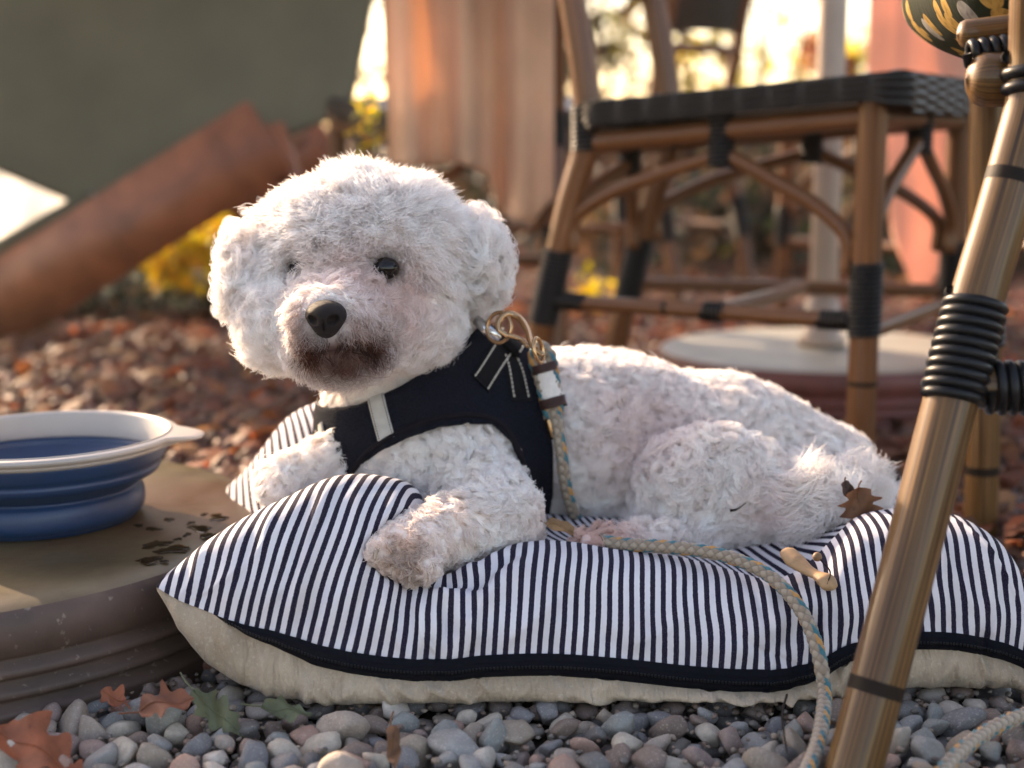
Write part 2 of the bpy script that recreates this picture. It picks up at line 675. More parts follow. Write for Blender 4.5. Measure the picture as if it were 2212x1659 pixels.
# the stones one can pick apart: the strip in front of the cushion
near = scatter(-.36, .40, .72, .93, .0148, 9000, 0, lambda x, y: off_slab(x, y, -.005) and abs(x) < .36 * y + .03)
near.sort(key=lambda q: q[1])
near = near[:295]
ymax_near = max(q[1] for q in near)
for k, (x, y, z) in enumerate(near):
    o = bpy.data.objects.new('pebble', PEB[k % len(PEB)])
    COL.objects.link(o)
    s = random.uniform(.0064, .0126) * (1.38 if random.random() < .14 else 1.0)
    o.location = (x, y, -.0095 + random.uniform(-.002, .0065) + .004 * (s > .013))
    o.scale = (s, s, s)
    o.rotation_euler = (random.uniform(-.9, .9), random.uniform(-.9, .9), random.uniform(0, 6.3))
    o.parent = ground


def bulk_pebbles(pts, sizes, sub, cols, name):
    shapes = [pebble_shape(100 + i, sub) for i in range(10)]
    Vs, Fs, Cs, o = [], [], [], 0
    for k, (x, y, z) in enumerate(pts):
        V, F = shapes[k % 10]
        a = random.uniform(0, 6.3)
        c, s_ = math.cos(a), math.sin(a)
        W = V * sizes[k]
        t = random.uniform(-.5, .5)
        W = np.stack([W[:, 0], W[:, 1] * math.cos(t) - W[:, 2] * math.sin(t), W[:, 1] * math.sin(t) + W[:, 2] * math.cos(t)], 1)
        W = np.stack([W[:, 0] * c - W[:, 1] * s_, W[:, 0] * s_ + W[:, 1] * c, W[:, 2]], 1) + (x, y, z)
        Vs.append(W)
        Fs.append(F + o)
        o += len(V)
        Cs.append(np.broadcast_to(cols[k], (len(V), 3)))
    ob = obj(name, np.vstack(Vs), np.vstack(Fs), M['gravel'], ground, col=np.vstack(Cs))
    return tag(ob, kind='stuff')


GREY = np.array([(.17, .175, .185), (.30, .27, .25), (.20, .165, .15), (.24, .25, .26), (.29, .215, .19), (.155, .17, .175), (.36, .335, .30)])
RED = np.array([(.24, .080, .045), (.30, .115, .07), (.17, .058, .034), (.32, .17, .12), (.27, .075, .03), (.13, .05, .03), (.36, .23, .17)])
# lower layer in front and the bed under and beside the cushion
pts = scatter(-.55, .75, .55, 1.6, .0165, 34000, -.017)
cols = [GREY[random.randrange(7)] * random.uniform(.7, 1.05) for _ in pts]
pts = [(x, y, z + random.uniform(-.003, .003)) for x, y, z in pts]
low = bulk_pebbles(pts, [random.uniform(.009, .0125) for _ in pts], 2, cols, 'gravel_bed')
pts = scatter(-.8, 1.0, .45, 1.5, .0165, 42000, -.008, lambda x, y: off_slab(x, y, -.01) and not (abs(x) < .36 * y + .03 and .715 < y < ymax_near + .004))
cols = [(RED if random.random() < np.clip((y - .98) * 3.2, .05, .95) else GREY)[random.randrange(7)] * random.uniform(.75, 1.1) * (np.array([.50, .36, .30]) if y > 1.12 else 1) for x, y, z in pts]
bulk_pebbles(pts, [random.uniform(.0085, .0125) for _ in pts], 2, cols, 'gravel')
pts = scatter(-1.6, 1.9, 1.5, 3.6, .021, 60000, -.008)
cols = [(RED if random.random() < .95 else GREY)[random.randrange(7)] * random.uniform(.4, .75) * np.array([.85, .62, .55]) for _ in pts]
bulk_pebbles(pts, [random.uniform(.010, .015) for _ in pts], 1, cols, 'gravel_far')


pts = scatter(-.40, .45, .70, .96, .0062, 12000, -.008, lambda x, y: off_slab(x, y, -.005))
pts = [(x, y, random.uniform(-.012, -.003)) for x, y, z in pts]
bulk_pebbles(pts, [random.uniform(.0018, .0042) for _ in pts], 1, [GREY[random.randrange(7)] * np.array([1.0, .88, .76]) * random.uniform(.5, 1.0) for _ in pts], 'grit')


# ------------------------------------------------------------------ leaves lying about
def leaf_mesh(L, W, lobes, seed, curl=.25, n=26, petiole=.35):
    """flat lobed leaf, origin at the stalk, pointing +x, with thickness and a stalk; returns V, Fs"""
    r = np.random.default_rng(seed)
    t = np.linspace(0, 1, n)
    env = np.sin(np.pi * np.clip(t, 0, 1) ** .8) ** .75
    def half(sg):
        ph = r.uniform(0, 6)
        lob = 1 + (.30 * np.sin(2 * np.pi * lobes * 1.35 * t + ph) + .10 * np.sin(2 * np.pi * lobes * 2.3 * t + ph) if lobes else .05 * np.sin(20 * t + ph))
        return sg * W * .5 * env * np.clip(lob, .3, 2)
    up, dn = half(1), half(-1)
    rows = np.linspace(0, 1, 5)
    pts = []
    for i in range(n):
        for k in np.concatenate([-rows[::-1], rows[1:]]):
            y = (up[i] if k > 0 else -dn[i]) * k
            pts.append([t[i] * L, y, 0])
    V = np.array(pts)
    m = 9
    q = V / max(L, 1e-6)
    V[:, 2] = curl * L * (.55 * (q[:, 1] ** 2) * 3 * r.uniform(.3, 1.2) + .35 * np.sin(q[:, 0] * 2.6 + r.uniform(0, 3)) * .5 + .10 * np.sin(q[:, 0] * 9 + q[:, 1] * 11 + seed))
    F = grid_faces(n, m)
    th = .0003
    V2 = V - np.array([0, 0, th])
    midv = V[[i * 9 + 4 for i in range(1, n - 1)]] + np.array([0, 0, .0002])
    vv, vf, vu = tube(midv, np.linspace(.0007, .0002, len(midv)), 6)
    stem = np.array([[.02 * L, 0, V[4, 2] - .0004], [-petiole * .5 * L, .03 * L, V[4, 2] + .01 * L], [-petiole * L, .09 * L, V[4, 2] - .01 * L]])
    sv, sf, su = tube(spline(stem, 8), .0006, 6)
    parts = [(V, [F], V[:, :2]), (V2, [F[:, ::-1]], V[:, :2]), (sv, sf, su), (vv, vf, vu)]
    V, Fs, uv = merge(parts)
    return V, Fs


LEAFMAT = {}


def leaf(c, pos, L, W, lobes, rot, seed, label, tilt=(0, 0), curl=.25, petiole=.35, group='fallen leaves around the dog', cat='leaf', name='fallen_leaf'):
    if c not in LEAFMAT:
        LEAFMAT[c] = mat_leaf('leaf_%d' % len(LEAFMAT), False, c, .3)
    V, Fs = leaf_mesh(L, W, lobes, seed, curl, petiole=petiole)
    o = obj(name, V, Fs, LEAFMAT[c])
    o.location = Vector(pos)
    o.matrix_world = Matrix.Translation(Vector(pos)) @ Matrix.Rotation(tilt[0], 4, 'X') @ Matrix.Rotation(tilt[1], 4, 'Y') @ Matrix.Rotation(rot, 4, 'Z')
    return tag(o, label, cat, group)


OR, DR, GN, BR, TAN = (.34, .095, .04), (.22, .07, .035), (.15, .16, .085), (.19, .085, .04), (.46, .29, .15)
leaf(OR, G(-12, 1590, .012), .060, .036, 2.6, R(-22), 3, 'large orange-red oak leaf lying on the pebbles in front of the round base', (.25, .1), .65)
leaf(DR, G(300, 1540, .014), .034, .020, 2.3, R(8), 5, 'small curled red leaf on the pebbles beside the green leaf', (.45, -.2), .6)
leaf(GN, G(420, 1500, .016), .040, .017, 3.1, R(-38), 8, 'grey-green oak leaf leaning on pebbles under the cushion corner', (.7, -.05), .8)
leaf(GN, G(560, 1535, .008), .032, .015, 2.4, R(10), 9, 'pale green leaf half tucked under the beige cushion edge', (.5, .1), .8)
leaf(BR, G(842, 1570, .016), .030, .009, 0, R(-82), 12, 'narrow dry brown leaf standing between pebbles below the zipper', (.5, .35), .8)
leaf(OR, G(268, 1520, .010), .018, .014, 1.6, R(150), 14, 'tiny orange leaf scrap at the foot of the round base', (.6, .2), .5)

# ------------------------------------------------------------------ parasol base with bowl
def parasol_base(c, Rr, H, label, ribs=True):
    t = empty('parasol_stand', c, label, 'parasol stand')
    r = Rr
    prof_top = [(0.002, H), (r * .5, H), (r - .035, H), (r - .014, H - .0012), (r - .006, H - .004)]
    V, F, uv = lathe(prof_top, 128, c)
    obj('top_face', V, F, M['slab'], t, uv)
    side = [(r - .0062, H - .0038), (r - .001, H - .009), (r, H - .016), (r + .001, H - .030)]
    z = H - .032
    while z > .006:
        side += [(r - .006, z - .0015), (r - .0065, z - .004), (r + .0015, z - .0065), (r + .003, z - .010), (r + .001, z - .0125)]
        z -= .0135
    side += [(r, -.02)]
    V, F, uv = lathe(side, 128, c)
    obj('ribbed_side', V, F, M['slab_side'], t, uv)
    return t


parasol_base(SLAB_C, SLAB_R, SLAB_H, 'round brown stone parasol stand with ribbed side under the blue bowl')

# water drops on the base
def puddle(px, py, w, l, seed, label):
    c = G(px, py, SLAB_H)
    r = np.random.default_rng(seed)
    n, k = 28, 5
    th = np.linspace(0, 2 * np.pi, n, endpoint=False)
    rad = 1 + .25 * np.sin(th * 2 + r.uniform(0, 6)) + .20 * np.sin(th * 3 + r.uniform(0, 6)) + .12 * np.sin(th * 5 + r.uniform(0, 6)) + .10 * np.sin(th * 9 + r.uniform(0, 6))
    V = [[0, 0, .0007]]
    for j in range(1, k + 1):
        f = j / k
        for a, q in zip(th, rad):
            V.append([math.cos(a) * q * w * f, math.sin(a) * q * l * f, .0007 * math.sqrt(max(0, 1 - f ** 3)) + .0001])
    V = np.array(V) + c
    F3 = np.array([[0, 1 + i, 1 + (i + 1) % n] for i in range(n)])
    F4 = np.array([[1 + (j - 1) * n + i, 1 + j * n + i, 1 + j * n + (i + 1) % n, 1 + (j - 1) * n + (i + 1) % n] for j in range(1, k) for i in range(n)])
    o = obj('water_drop', V, [F3, F4], M['water'])
    tag(o, label, 'water drop', 'water spilled on the parasol base')


for i, (px, py, w, l) in enumerate([(470, 1118, .0075, .010), (432, 1142, .008, .011), (454, 1158, .0065, .009), (338, 1176, .0085, .011), (375, 1187, .0125, .009),
                                    (322, 1210, .009, .008), (330, 1143, .006, .005), (300, 1135, .004, .004), (365, 1123, .0035, .006),
                                    (405, 1155, .003, .005), (412, 1130, .003, .004), (385, 1165, .0025, .004), (355, 1213, .0025, .003), (440, 1112, .003, .004)]):
    puddle(px, py, w, l, i, 'shallow blot of spilled water on the parasol base beside the bowl' if w > .0055 else 'tiny drop of spilled water on the parasol base beside the bowl')

# ---- collapsible bowl
BC = np.array([-.357, 1.085, SLAB_H])
bowl = empty('dog_bowl', BC, 'blue collapsible silicone dog bowl with off-white rim on the parasol base', 'bowl')


def tilt_pts(V):
    """the soft bowl leans a little towards the dog"""
    q = V - BC
    q[:, 0] += q[:, 2] * .10 + q[:, 2] ** 2 * .6
    q[:, 2] += q[:, 0] * q[:, 2] * .25
    return q + BC


outer = [(.004, .0006), (.066, .0006), (.074, .0025), (.0785, .008), (.0785, .016), (.0765, .0215), (.0735, .0245), (.074, .0265), (.080, .0305), (.0865, .0345),
         (.0885, .0385), (.0880, .0405), (.0885, .0425), (.0905, .0455), (.0925, .0525), (.0922, .0545)]
inner = [(.0895, .0545), (.0880, .0455), (.0850, .0415), (.0835, .0380), (.0770, .0335), (.0700, .0275), (.0705, .022), (.0745, .015), (.0735, .008), (.066, .005), (.002, .005)]
V, F, uv = lathe(spline(outer, 60), 96, BC)
obj('bowl_wall', tilt_pts(V), F, M['bowl_blue'], bowl, uv)
V, F, uv = lathe(spline(inner, 50), 96, BC)
obj('inner_wall', tilt_pts(V), F, M['bowl_blue'], bowl, uv)
rim = [(.0895, .0535), (.0884, .0470), (.0862, .0440), (.0866, .0500), (.0888, .0605), (.0905, .0632), (.0925, .0640), (.0930, .0632), (.0950, .0630), (.0975, .0622), (.0985, .0605), (.0975, .0585), (.0955, .0575), (.0950, .0555), (.0930, .0540), (.0895, .0535)]
V, F, uv = lathe(spline(rim, 70), 128, BC)
q = V - BC
ang = np.arctan2(q[:, 1], q[:, 0])
rad = np.hypot(q[:, 0], q[:, 1])
for a0 in (R(4), R(184)):
    da = (ang - a0 + np.pi) % (2 * np.pi) - np.pi
    w = np.exp(-(da / R(11.5)) ** 4) * np.clip((rad - .0935) / .005, 0, 1)
    q[:, 0] += np.cos(ang) * w * .020
    q[:, 1] += np.sin(ang) * w * .020
    q[:, 2] += -w * .0015 + np.clip((rad - .0965) / .002, 0, 1) * w * .0
obj('rim', tilt_pts(q + BC), F, M['bowl_rim'], bowl, uv)
V, F, uv = lathe([(.0, .0285), (.05, .0285), (.0704, .0285)], 64, BC)
wt = NT('bowl_water').set(Base_Color=(.03, .10, .22), Roughness=.03, Specular_IOR_Level=.6)
obj('water', tilt_pts(V + 1e-6), F, wt.m, bowl, uv)

# ------------------------------------------------------------------ cushion
# columns: (front seam x, y) (ridge x, y) seam depth, ridge depth
COLS = [
    # sx,   sy,   rx,   ry,  sY,   rY
    (337, 1268, 345, 1258, .900, .905),
    (385, 1296, 415, 1195, .896, .925),
    (440, 1318, 500, 1134, .892, .938),
    (520, 1348, 610, 1078, .888, .950),
    (600, 1366, 715, 1034, .885, .958),
    (690, 1394, 815, 1034, .884, .962),
    (780, 1412, 885, 1066, .884, .962),
    (860, 1422, 915, 1170, .885, .955),
    (925, 1425, 950, 1246, .886, .935),
    (1000, 1420, 1020, 1222, .887, .945),
    (1090, 1414, 1105, 1178, .888, .958),
    (1200, 1413, 1210, 1170, .888, .962),
    (1330, 1422, 1330, 1188, .888, .960),
    (1480, 1438, 1465, 1204, .888, .960),
    (1600, 1446, 1580, 1232, .888, .955),
    (1690, 1443, 1665, 1252, .890, .945),
    (1755, 1428, 1735, 1225, .893, .955),
    (1820, 1395, 1800, 1165, .900, .965),
    (1890, 1376, 1850, 1122, .906, .975),
    (1970, 1366, 1920, 1104, .910, .985),
    (2060, 1368, 2010, 1104, .912, .985),
    (2140, 1382, 2095, 1128, .912, .975),
    (2200, 1402, 2180, 1195, .908, .955),
    (2240, 1428, 2240, 1330, .900, .925),
    (2262, 1446, 2262, 1440, .895, .900),
]
NC = len(COLS)


def rear_z(X):
    """height of the far part of the cushion"""
    return np.interp(X, [-.27, -.22, -.175, -.14, -.10, .0, .2, .27, .31, .335], [.035, .075, .128, .138, .125, .10, .085, .088, .075, .04])


ctrl = np.zeros((9, NC, 3))
for j, (sx, sy, rx, ry, sY, rY) in enumerate(COLS):
    a, r_ = P(sx, sy, sY), P(rx, ry, rY)
    e = j / (NC - 1)
    endf = min(1, min(j, NC - 1 - j) / 3.0)         # 0 at the corners
    ctrl[0, j] = a
    bul = np.array([0, -.016, .004]) * endf
    ctrl[1, j] = a * .68 + r_ * .32 + bul
    ctrl[2, j] = a * .32 + r_ * .68 + bul * .9 + np.array([0, 0, .008]) * endf
    ctrl[3, j] = r_
    X = r_[0]
    zi = max(.052, min(r_[2] - .022, .075)) * endf + r_[2] * (1 - endf)
    ctrl[4, j] = r_ + np.array([0.004, .035, -.010]) * endf + np.array([0, .02, 0]) * (1 - endf)
    Xr = np.interp(e, [0, .04, .12, .2, .5, .85, .96, 1], [-.255, -.235, -.205, -.165, .02, .27, .318, .326])
    zr = rear_z(Xr)
    ctrl[5, j] = np.array([.55 * X + .45 * Xr, 1.07, np.clip(.5 * zr + .02, .035, .085)])
    ctrl[6, j] = np.array([Xr, 1.17, zr])
    ctrl[7, j] = np.array([Xr * 1.02, 1.235, zr * .85])
    ctrl[8, j] = np.array([Xr * 1.03, 1.26, .028])


def sheet(C, nu, nv):
    """C (rows, cols, 3) -> fine (nv rows, nu cols, 3)"""
    a = spline(C.transpose(1, 0, 2).reshape(C.shape[1], -1), nu).reshape(nu, C.shape[0], 3)
    b = spline(a.transpose(1, 0, 2).reshape(C.shape[0], -1), nv).reshape(nv, nu, 3)
    return b


NU, NV = 520, 220
top = sheet(ctrl, NU, NV)
# cloth coordinate: arc length of the seam row blended with the picture columns
seam = top[int(NV * .12)]
Uc = np.concatenate([[0], np.cumsum(np.linalg.norm(np.diff(seam[:, [0, 2]], axis=0), axis=1))])
Vc = np.concatenate([np.zeros((1, NU)), np.cumsum(np.linalg.norm(np.diff(top, axis=0), axis=2), axis=0)])
du = np.gradient(top, axis=1)
dv = np.gradient(top, axis=0)
nrm = np.cross(du, dv)
nrm /= np.linalg.norm(nrm, axis=2)[..., None] + 1e-9
if nrm[NV // 5, NU // 2, 1] > 0:
    nrm = -nrm
# creases: soft ridges that start at the seam and fade upwards, plus folds round the paw and the dip at the right
tt = np.linspace(0, 1, NV)[:, None]
uu = np.linspace(0, 1, NU)[None, :]
Xg, Zg = top[..., 0], top[..., 2]
fade = np.clip(np.minimum(uu, 1 - uu) * 14, 0, 1)
low_f = np.exp(-((tt - .10) / .10) ** 2)
mid_f = np.exp(-((tt - .22) / .16) ** 2)
d = np.zeros((NV, NU))
for k in range(64):
    c0 = rng.uniform(.03, .97)
    slope = rng.normal(0, .16)
    w = rng.uniform(.004, .011)
    amp = rng.uniform(.0012, .0036) * rng.choice([-1, 1])
    t0, tl = rng.uniform(.0, .26), rng.uniform(.05, .13)
    d += amp * np.exp(-((uu - c0 - slope * (tt - t0)) / w) ** 2) * np.exp(-((tt - t0) / tl) ** 2)
d += .0012 * np.sin(uu * 150 + 3 * np.sin(uu * 37)) * low_f


def fold(p0, p1, depth, width):
    """crease between two picture points"""
    global d
    a, b = P(*p0), P(*p1)
    ab = b - a
    q = top - a
    s = np.clip((q @ ab) / (ab @ ab), -.1, 1.1)
    dist = np.linalg.norm(q - s[..., None] * ab, axis=2)
    prof = np.clip(np.minimum(s + .1, 1.1 - s) * 3, 0, 1)
    d -= depth * np.exp(-(dist / width) ** 2) * prof
    d += depth * .55 * np.exp(-((dist - width * 2.1) / width) ** 2) * prof


fold((905, 1262, .915), (1060, 1262, .915), .006, .006)
fold((1010, 1290, .905), (1120, 1185, .94), .005, .006)
fold((1000, 1400, .885), (900, 1250, .91), .0035, .005)
fold((860, 1240, .92), (800, 1100, .95), .005, .007)
fold((1650, 1420, .888), (1790, 1330, .905), .007, .007)
fold((1720, 1440, .890), (1850, 1260, .925), .006, .006)
fold((1790, 1410, .895), (1890, 1180, .96), .005, .007)
fold((1690, 1340, .90), (1700, 1265, .935), .004, .006)
fold((2090, 1350, .905), (2130, 1385, .90), .004, .005)
fold((2130, 1380, .905), (2150, 1300, .91), .0035, .004)
fold((1330, 1400, .880), (1385, 1300, .885), .0025, .006)
fold((1560, 1430, .880), (1600, 1300, .890), .003, .006)
fold((640, 1360, .88), (720, 1240, .90), .003, .006)
top = top + nrm * (d * fade)[..., None]
Ug = np.broadcast_to(Uc, (NV, NU))
q3 = np.stack([Ug * 1.0, Vc * 1.1, 0 * Vc], -1)
wig = .0022 * sn(q3, 24, 3.) + .0007 * sn(q3, 60, 7.)
UV = np.stack([Ug + wig * fade * np.clip(Vc / .03, 0, 1), Vc], -1)
cushion = empty('dog_cushion', (0.05, 1.0, 0), 'navy and white striped canvas dog cushion with beige underside and black zipper', 'cushion')
cover = obj('striped_cover', top.reshape(-1, 3), grid_faces(NV, NU), M['stripe'], cushion, UV.reshape(-1, 2))

# zipper tape along the front seam: from column ~3 to the right corner, and the beige canvas below
seam_pts = top[0]                                        # front edge of the striped sheet
zw = np.interp(uu[0], [0, .10, .135, .2, .6, .72, .8, .9, .965, .985, 1], [0, 0, .006, .0125, .0135, .0105, .0105, .0105, .010, 0, 0])
bh = np.interp(np.linspace(0, 1, NU), [0, .05, .12, .2, .4, .6, .75, .9, .97, 1], [.001, .012, .022, .024, .017, .015, .022, .028, .020, .003])
zt = seam_pts + np.array([0, -.0015, .0008])
zb = seam_pts + np.stack([0 * zw, -.0035 * np.sqrt(zw / .0135 + 1e-9), -zw], 1)
nz_ = 15
zg = np.zeros((nz_, NU, 3))
for i in range(nz_):
    f = i / (nz_ - 1)
    p = zt * (1 - f) + zb * f
    p[:, 1] -= (.0032 * math.sin(math.pi * f) + .0011 * (abs(f - .5) < .08) - .0009 * (.08 <= abs(f - .5) < .16)) * np.clip(zw / .008, 0, 1)
    zg[i] = p
sel = np.where(zw > .0015)[0]
a0, a1 = sel[0], sel[-1] + 1
sub = zg[:, a0:a1]
zu = np.stack([np.broadcast_to(Uc[a0:a1], (nz_, a1 - a0)), np.broadcast_to(np.linspace(0, .013, nz_)[:, None], (nz_, a1 - a0))], -1)
zipper = obj('zipper', sub.reshape(-1, 3), grid_faces(nz_, a1 - a0), M['zip'], cushion, zu.reshape(-1, 2))
# teeth
mid = sub[nz_ // 2] + np.array([0, -.0006, 0])
Lm = np.concatenate([[0], np.cumsum(np.linalg.norm(np.diff(mid, axis=0), axis=1))])
st = np.arange(0, Lm[-1], .0022)
tp = np.stack([np.interp(st, Lm, mid[:, k]) for k in range(3)], 1)
parts = []
for p in tp:
    parts.append(box(p, (.0006, 0, 0), (0, .0004, 0), (0, 0, .0009), .3))
V, F, uv = merge([(a, b, c) for a, b, c in parts])
obj('zip_teeth', V, F, M['cord'], zipper, uv)
# beige underside
nb = 26
gb = np.zeros((nb, NU, 3))
edge = zb + np.array([0, .0008, .0004])
xs = np.linspace(0, 1, NU)
floor_z = np.interp(xs, [0, .04, .08, .12, .165, .22, .93, .97, 1], [.064, .044, .026, .012, .004, .001, .001, .006, .02])
for i in range(nb):
    f = i / (nb - 1)
    if f <= .45:
        g = f / .45
        z = edge[:, 2] * (1 - g) + np.minimum(edge[:, 2], floor_z) * g
        y = edge[:, 1] - np.minimum(.011, bh * .8) * np.sin(math.pi * .62 * g) + .006 * g ** 3
        p = np.stack([edge[:, 0], y, z], 1)
    else:
        g = (f - .45) / .55
        base = np.stack([edge[:, 0], edge[:, 1] + .0, floor_z], 1)
        rear = ctrl[8]
        rr = spline(rear, NU)
        p = base * (1 - g) + rr * g
        p[:, 2] = floor_z * (1 - g) + .001 * g - .002 * math.sin(math.pi * g) + g ** 6 * (rr[:, 2] - .001)
    gb[i] = p
# wrinkles in the canvas
wv = np.zeros((nb, NU))
for k in range(70):
    c0, w, am = rng.uniform(.05, .97), rng.uniform(.0035, .008), rng.uniform(.002, .0062)
    sl, t0 = rng.uniform(-.06, .10), rng.uniform(.05, .42)
    f = np.linspace(0, 1, nb)[:, None]
    wv += am * np.exp(-((xs[None] - c0 - sl * (f - t0)) / w) ** 2) * np.exp(-((f - t0) / .16) ** 2)
gb[..., 1] -= wv - wv.mean()
obj('underside', gb.reshape(-1, 3), grid_faces(nb, NU)[:, ::-1], M['canvas'], cushion, np.stack([np.broadcast_to(xs, (nb, NU)), np.broadcast_to(np.linspace(0, .4, nb)[:, None], (nb, NU))], -1).reshape(-1, 2))

# ------------------------------------------------------------------ the dog
def ell(p, c, r, rz=0.0, ry=0.0):
    q = p - c
    if rz:
        cs, s_ = math.cos(rz), math.sin(rz)
        q = np.stack([q[..., 0] * cs + q[..., 1] * s_, -q[..., 0] * s_ + q[..., 1] * cs, q[..., 2]], -1)
    if ry:
        cs, s_ = math.cos(ry), math.sin(ry)
        q = np.stack([q[..., 0] * cs + q[..., 2] * s_, q[..., 1], -q[..., 0] * s_ + q[..., 2] * cs], -1)
    r = np.asarray(r, float)
    k0 = np.linalg.norm(q / r, axis=-1)
    k1 = np.linalg.norm(q / (r * r), axis=-1)
    return np.where(k1 > 1e-9, k0 * (k0 - 1) / (k1 + 1e-12), -r.min())


def cone(p, a, b, ra, rb):
    ab = b - a
    t = np.clip(((p - a) @ ab) / (ab @ ab), 0, 1)
    return np.linalg.norm(p - (a + t[..., None] * ab), axis=-1) - (ra + (rb - ra) * t)


def smin(a, b, k):
    h = np.maximum(k - np.abs(a - b), 0) / k
    return np.minimum(a, b) - h * h * k * .25


def d_skull(p):
    d = ell(p, P(784, 548, 1.068), (.0712, .066, .0525))
    return d


def d_face(p):
    d = ell(p, P(738, 690, 1.028), (.052, .050, .036))
    d = smin(d, cone(p, P(745, 690, 1.0), P(708, 706, .960), .031, .024), .02)
    d = smin(d, ell(p, P(730, 762, .985), (.028, .024, .015)), .015)
    d = smin(d, ell(p, P(895, 690, 1.05), (.030, .04, .030)), .02)
    d = smin(d, ell(p, P(590, 690, 1.035), (.022, .035, .030)), .02)
    return d


def d_ears(p):
    a = ell(p, P(1024, 562, 1.078), (.014, .026, .028), 0, .15)
    b = ell(p, P(532, 584, 1.050), (.0105, .025, .027), 0, -.12)
    return np.minimum(a, b)


def d_head(p):
    return smin(smin(d_skull(p), d_face(p), .02), d_ears(p), .012)


def d_trunk(p):
    d = cone(p, P(840, 700, 1.09), P(960, 900, 1.125), .050, .062)
    d = smin(d, ell(p, P(862, 945, 1.092), (.054, .058, .058)), .03)
    d = smin(d, cone(p, P(1060, 955, 1.14), P(1300, 972, 1.15), .066, .068), .03)
    d = smin(d, cone(p, P(1300, 972, 1.15), P(1560, 1015, 1.15), .068, .064), .02)
    d = smin(d, cone(p, P(1560, 1015, 1.15), P(1745, 1065, 1.13), .064, .052), .02)
    return d


def d_shoulder(p):
    d = ell(p, P(985, 1035, 1.062), (.046, .030, .050), 0, .3)
    return d


def d_thigh(p):
    d = ell(p, P(1545, 1068, 1.066), (.056, .034, .043), 0, -.15)
    return smin(d, ell(p, P(1480, 1140, 1.06), (.034, .028, .018)), .015)


def d_tail(p):
    return smin(ell(p, P(1735, 1095, 1.05), (.026, .022, .024)), ell(p, P(1830, 1075, 1.08), (.02, .02, .02)), .02)


def d_legs(p):
    d = cone(p, P(1040, 1080, 1.03), P(1078, 1122, 1.0), .032, .024)
    d = smin(d, cone(p, P(1078, 1118, 1.0), P(920, 1166, .942), .024, .0185), .012)
    d = smin(d, ell(p, P(873, 1178, .926), (.0215, .019, .0155)), .012)
    for x, y in ((822, 1190), (848, 1214), (882, 1228), (918, 1222)):
        d = smin(d, ell(p, P(x, y, .911), (.0080, .011, .0088)), .003)
    e = cone(p, P(770, 975, 1.065), P(620, 1035, 1.03), .019, .013)
    e = smin(e, ell(p, P(606, 1042, 1.022), (.014, .016, .012)), .01)
    f = cone(p, P(1430, 1178, 1.02), P(1275, 1176, .985), .013, .0085)
    return np.minimum(np.minimum(d, e), f)


MOUTH = spline([P(648, 772, .968), P(672, 752, .957), P(702, 741, .948), P(735, 739, .949), P(775, 750, .956), P(812, 774, .966)], 20)


def poly_dist(p, line):
    sh = p.shape[:-1]
    q = p.reshape(-1, 3)
    d = np.full(len(q), 9.0)
    for a, b in zip(line[:-1], line[1:]):
        ab = b - a
        t = np.clip(((q - a) @ ab) / (ab @ ab), 0, 1)
        d = np.minimum(d, np.linalg.norm(q - a - t[:, None] * ab, axis=1))
    return d.reshape(sh)


EYE_R, EYE_L = [], []


def march(px, py, f, y0=.80):
    """first point along the line of sight through px, py that lies on f = 0"""
    o = np.array([0, 0, CAMH])
    q = P(px, py, 1.0) - o
    q /= np.linalg.norm(q)
    t = y0
    for _ in range(80):
        dd = float(f((o + q * t)[None])[0])
        t += dd * .8
        if abs(dd) < 1e-5:
            break
    return o + q * t


def d_base(p):
    d = smin(d_trunk(p), d_shoulder(p), .015)
    d = smin(d, d_thigh(p), .004)
    d = smin(d, d_legs(p), .01)
    d = smin(d, d_tail(p), .012)
    return smin(d, d_head(p), .015)


EYE_R = march(833, 580, d_head)
EYE_L = march(640, 580, d_head)


def d_dog(p):
    d = d_base(p)
    for e in (EYE_R, EYE_L):
        d = -smin(-d, np.linalg.norm(p - e, axis=-1) - .009, .008)      # eye sockets
    d = -smin(-d, poly_dist(p, MOUTH) - .0035, .004)
    return d


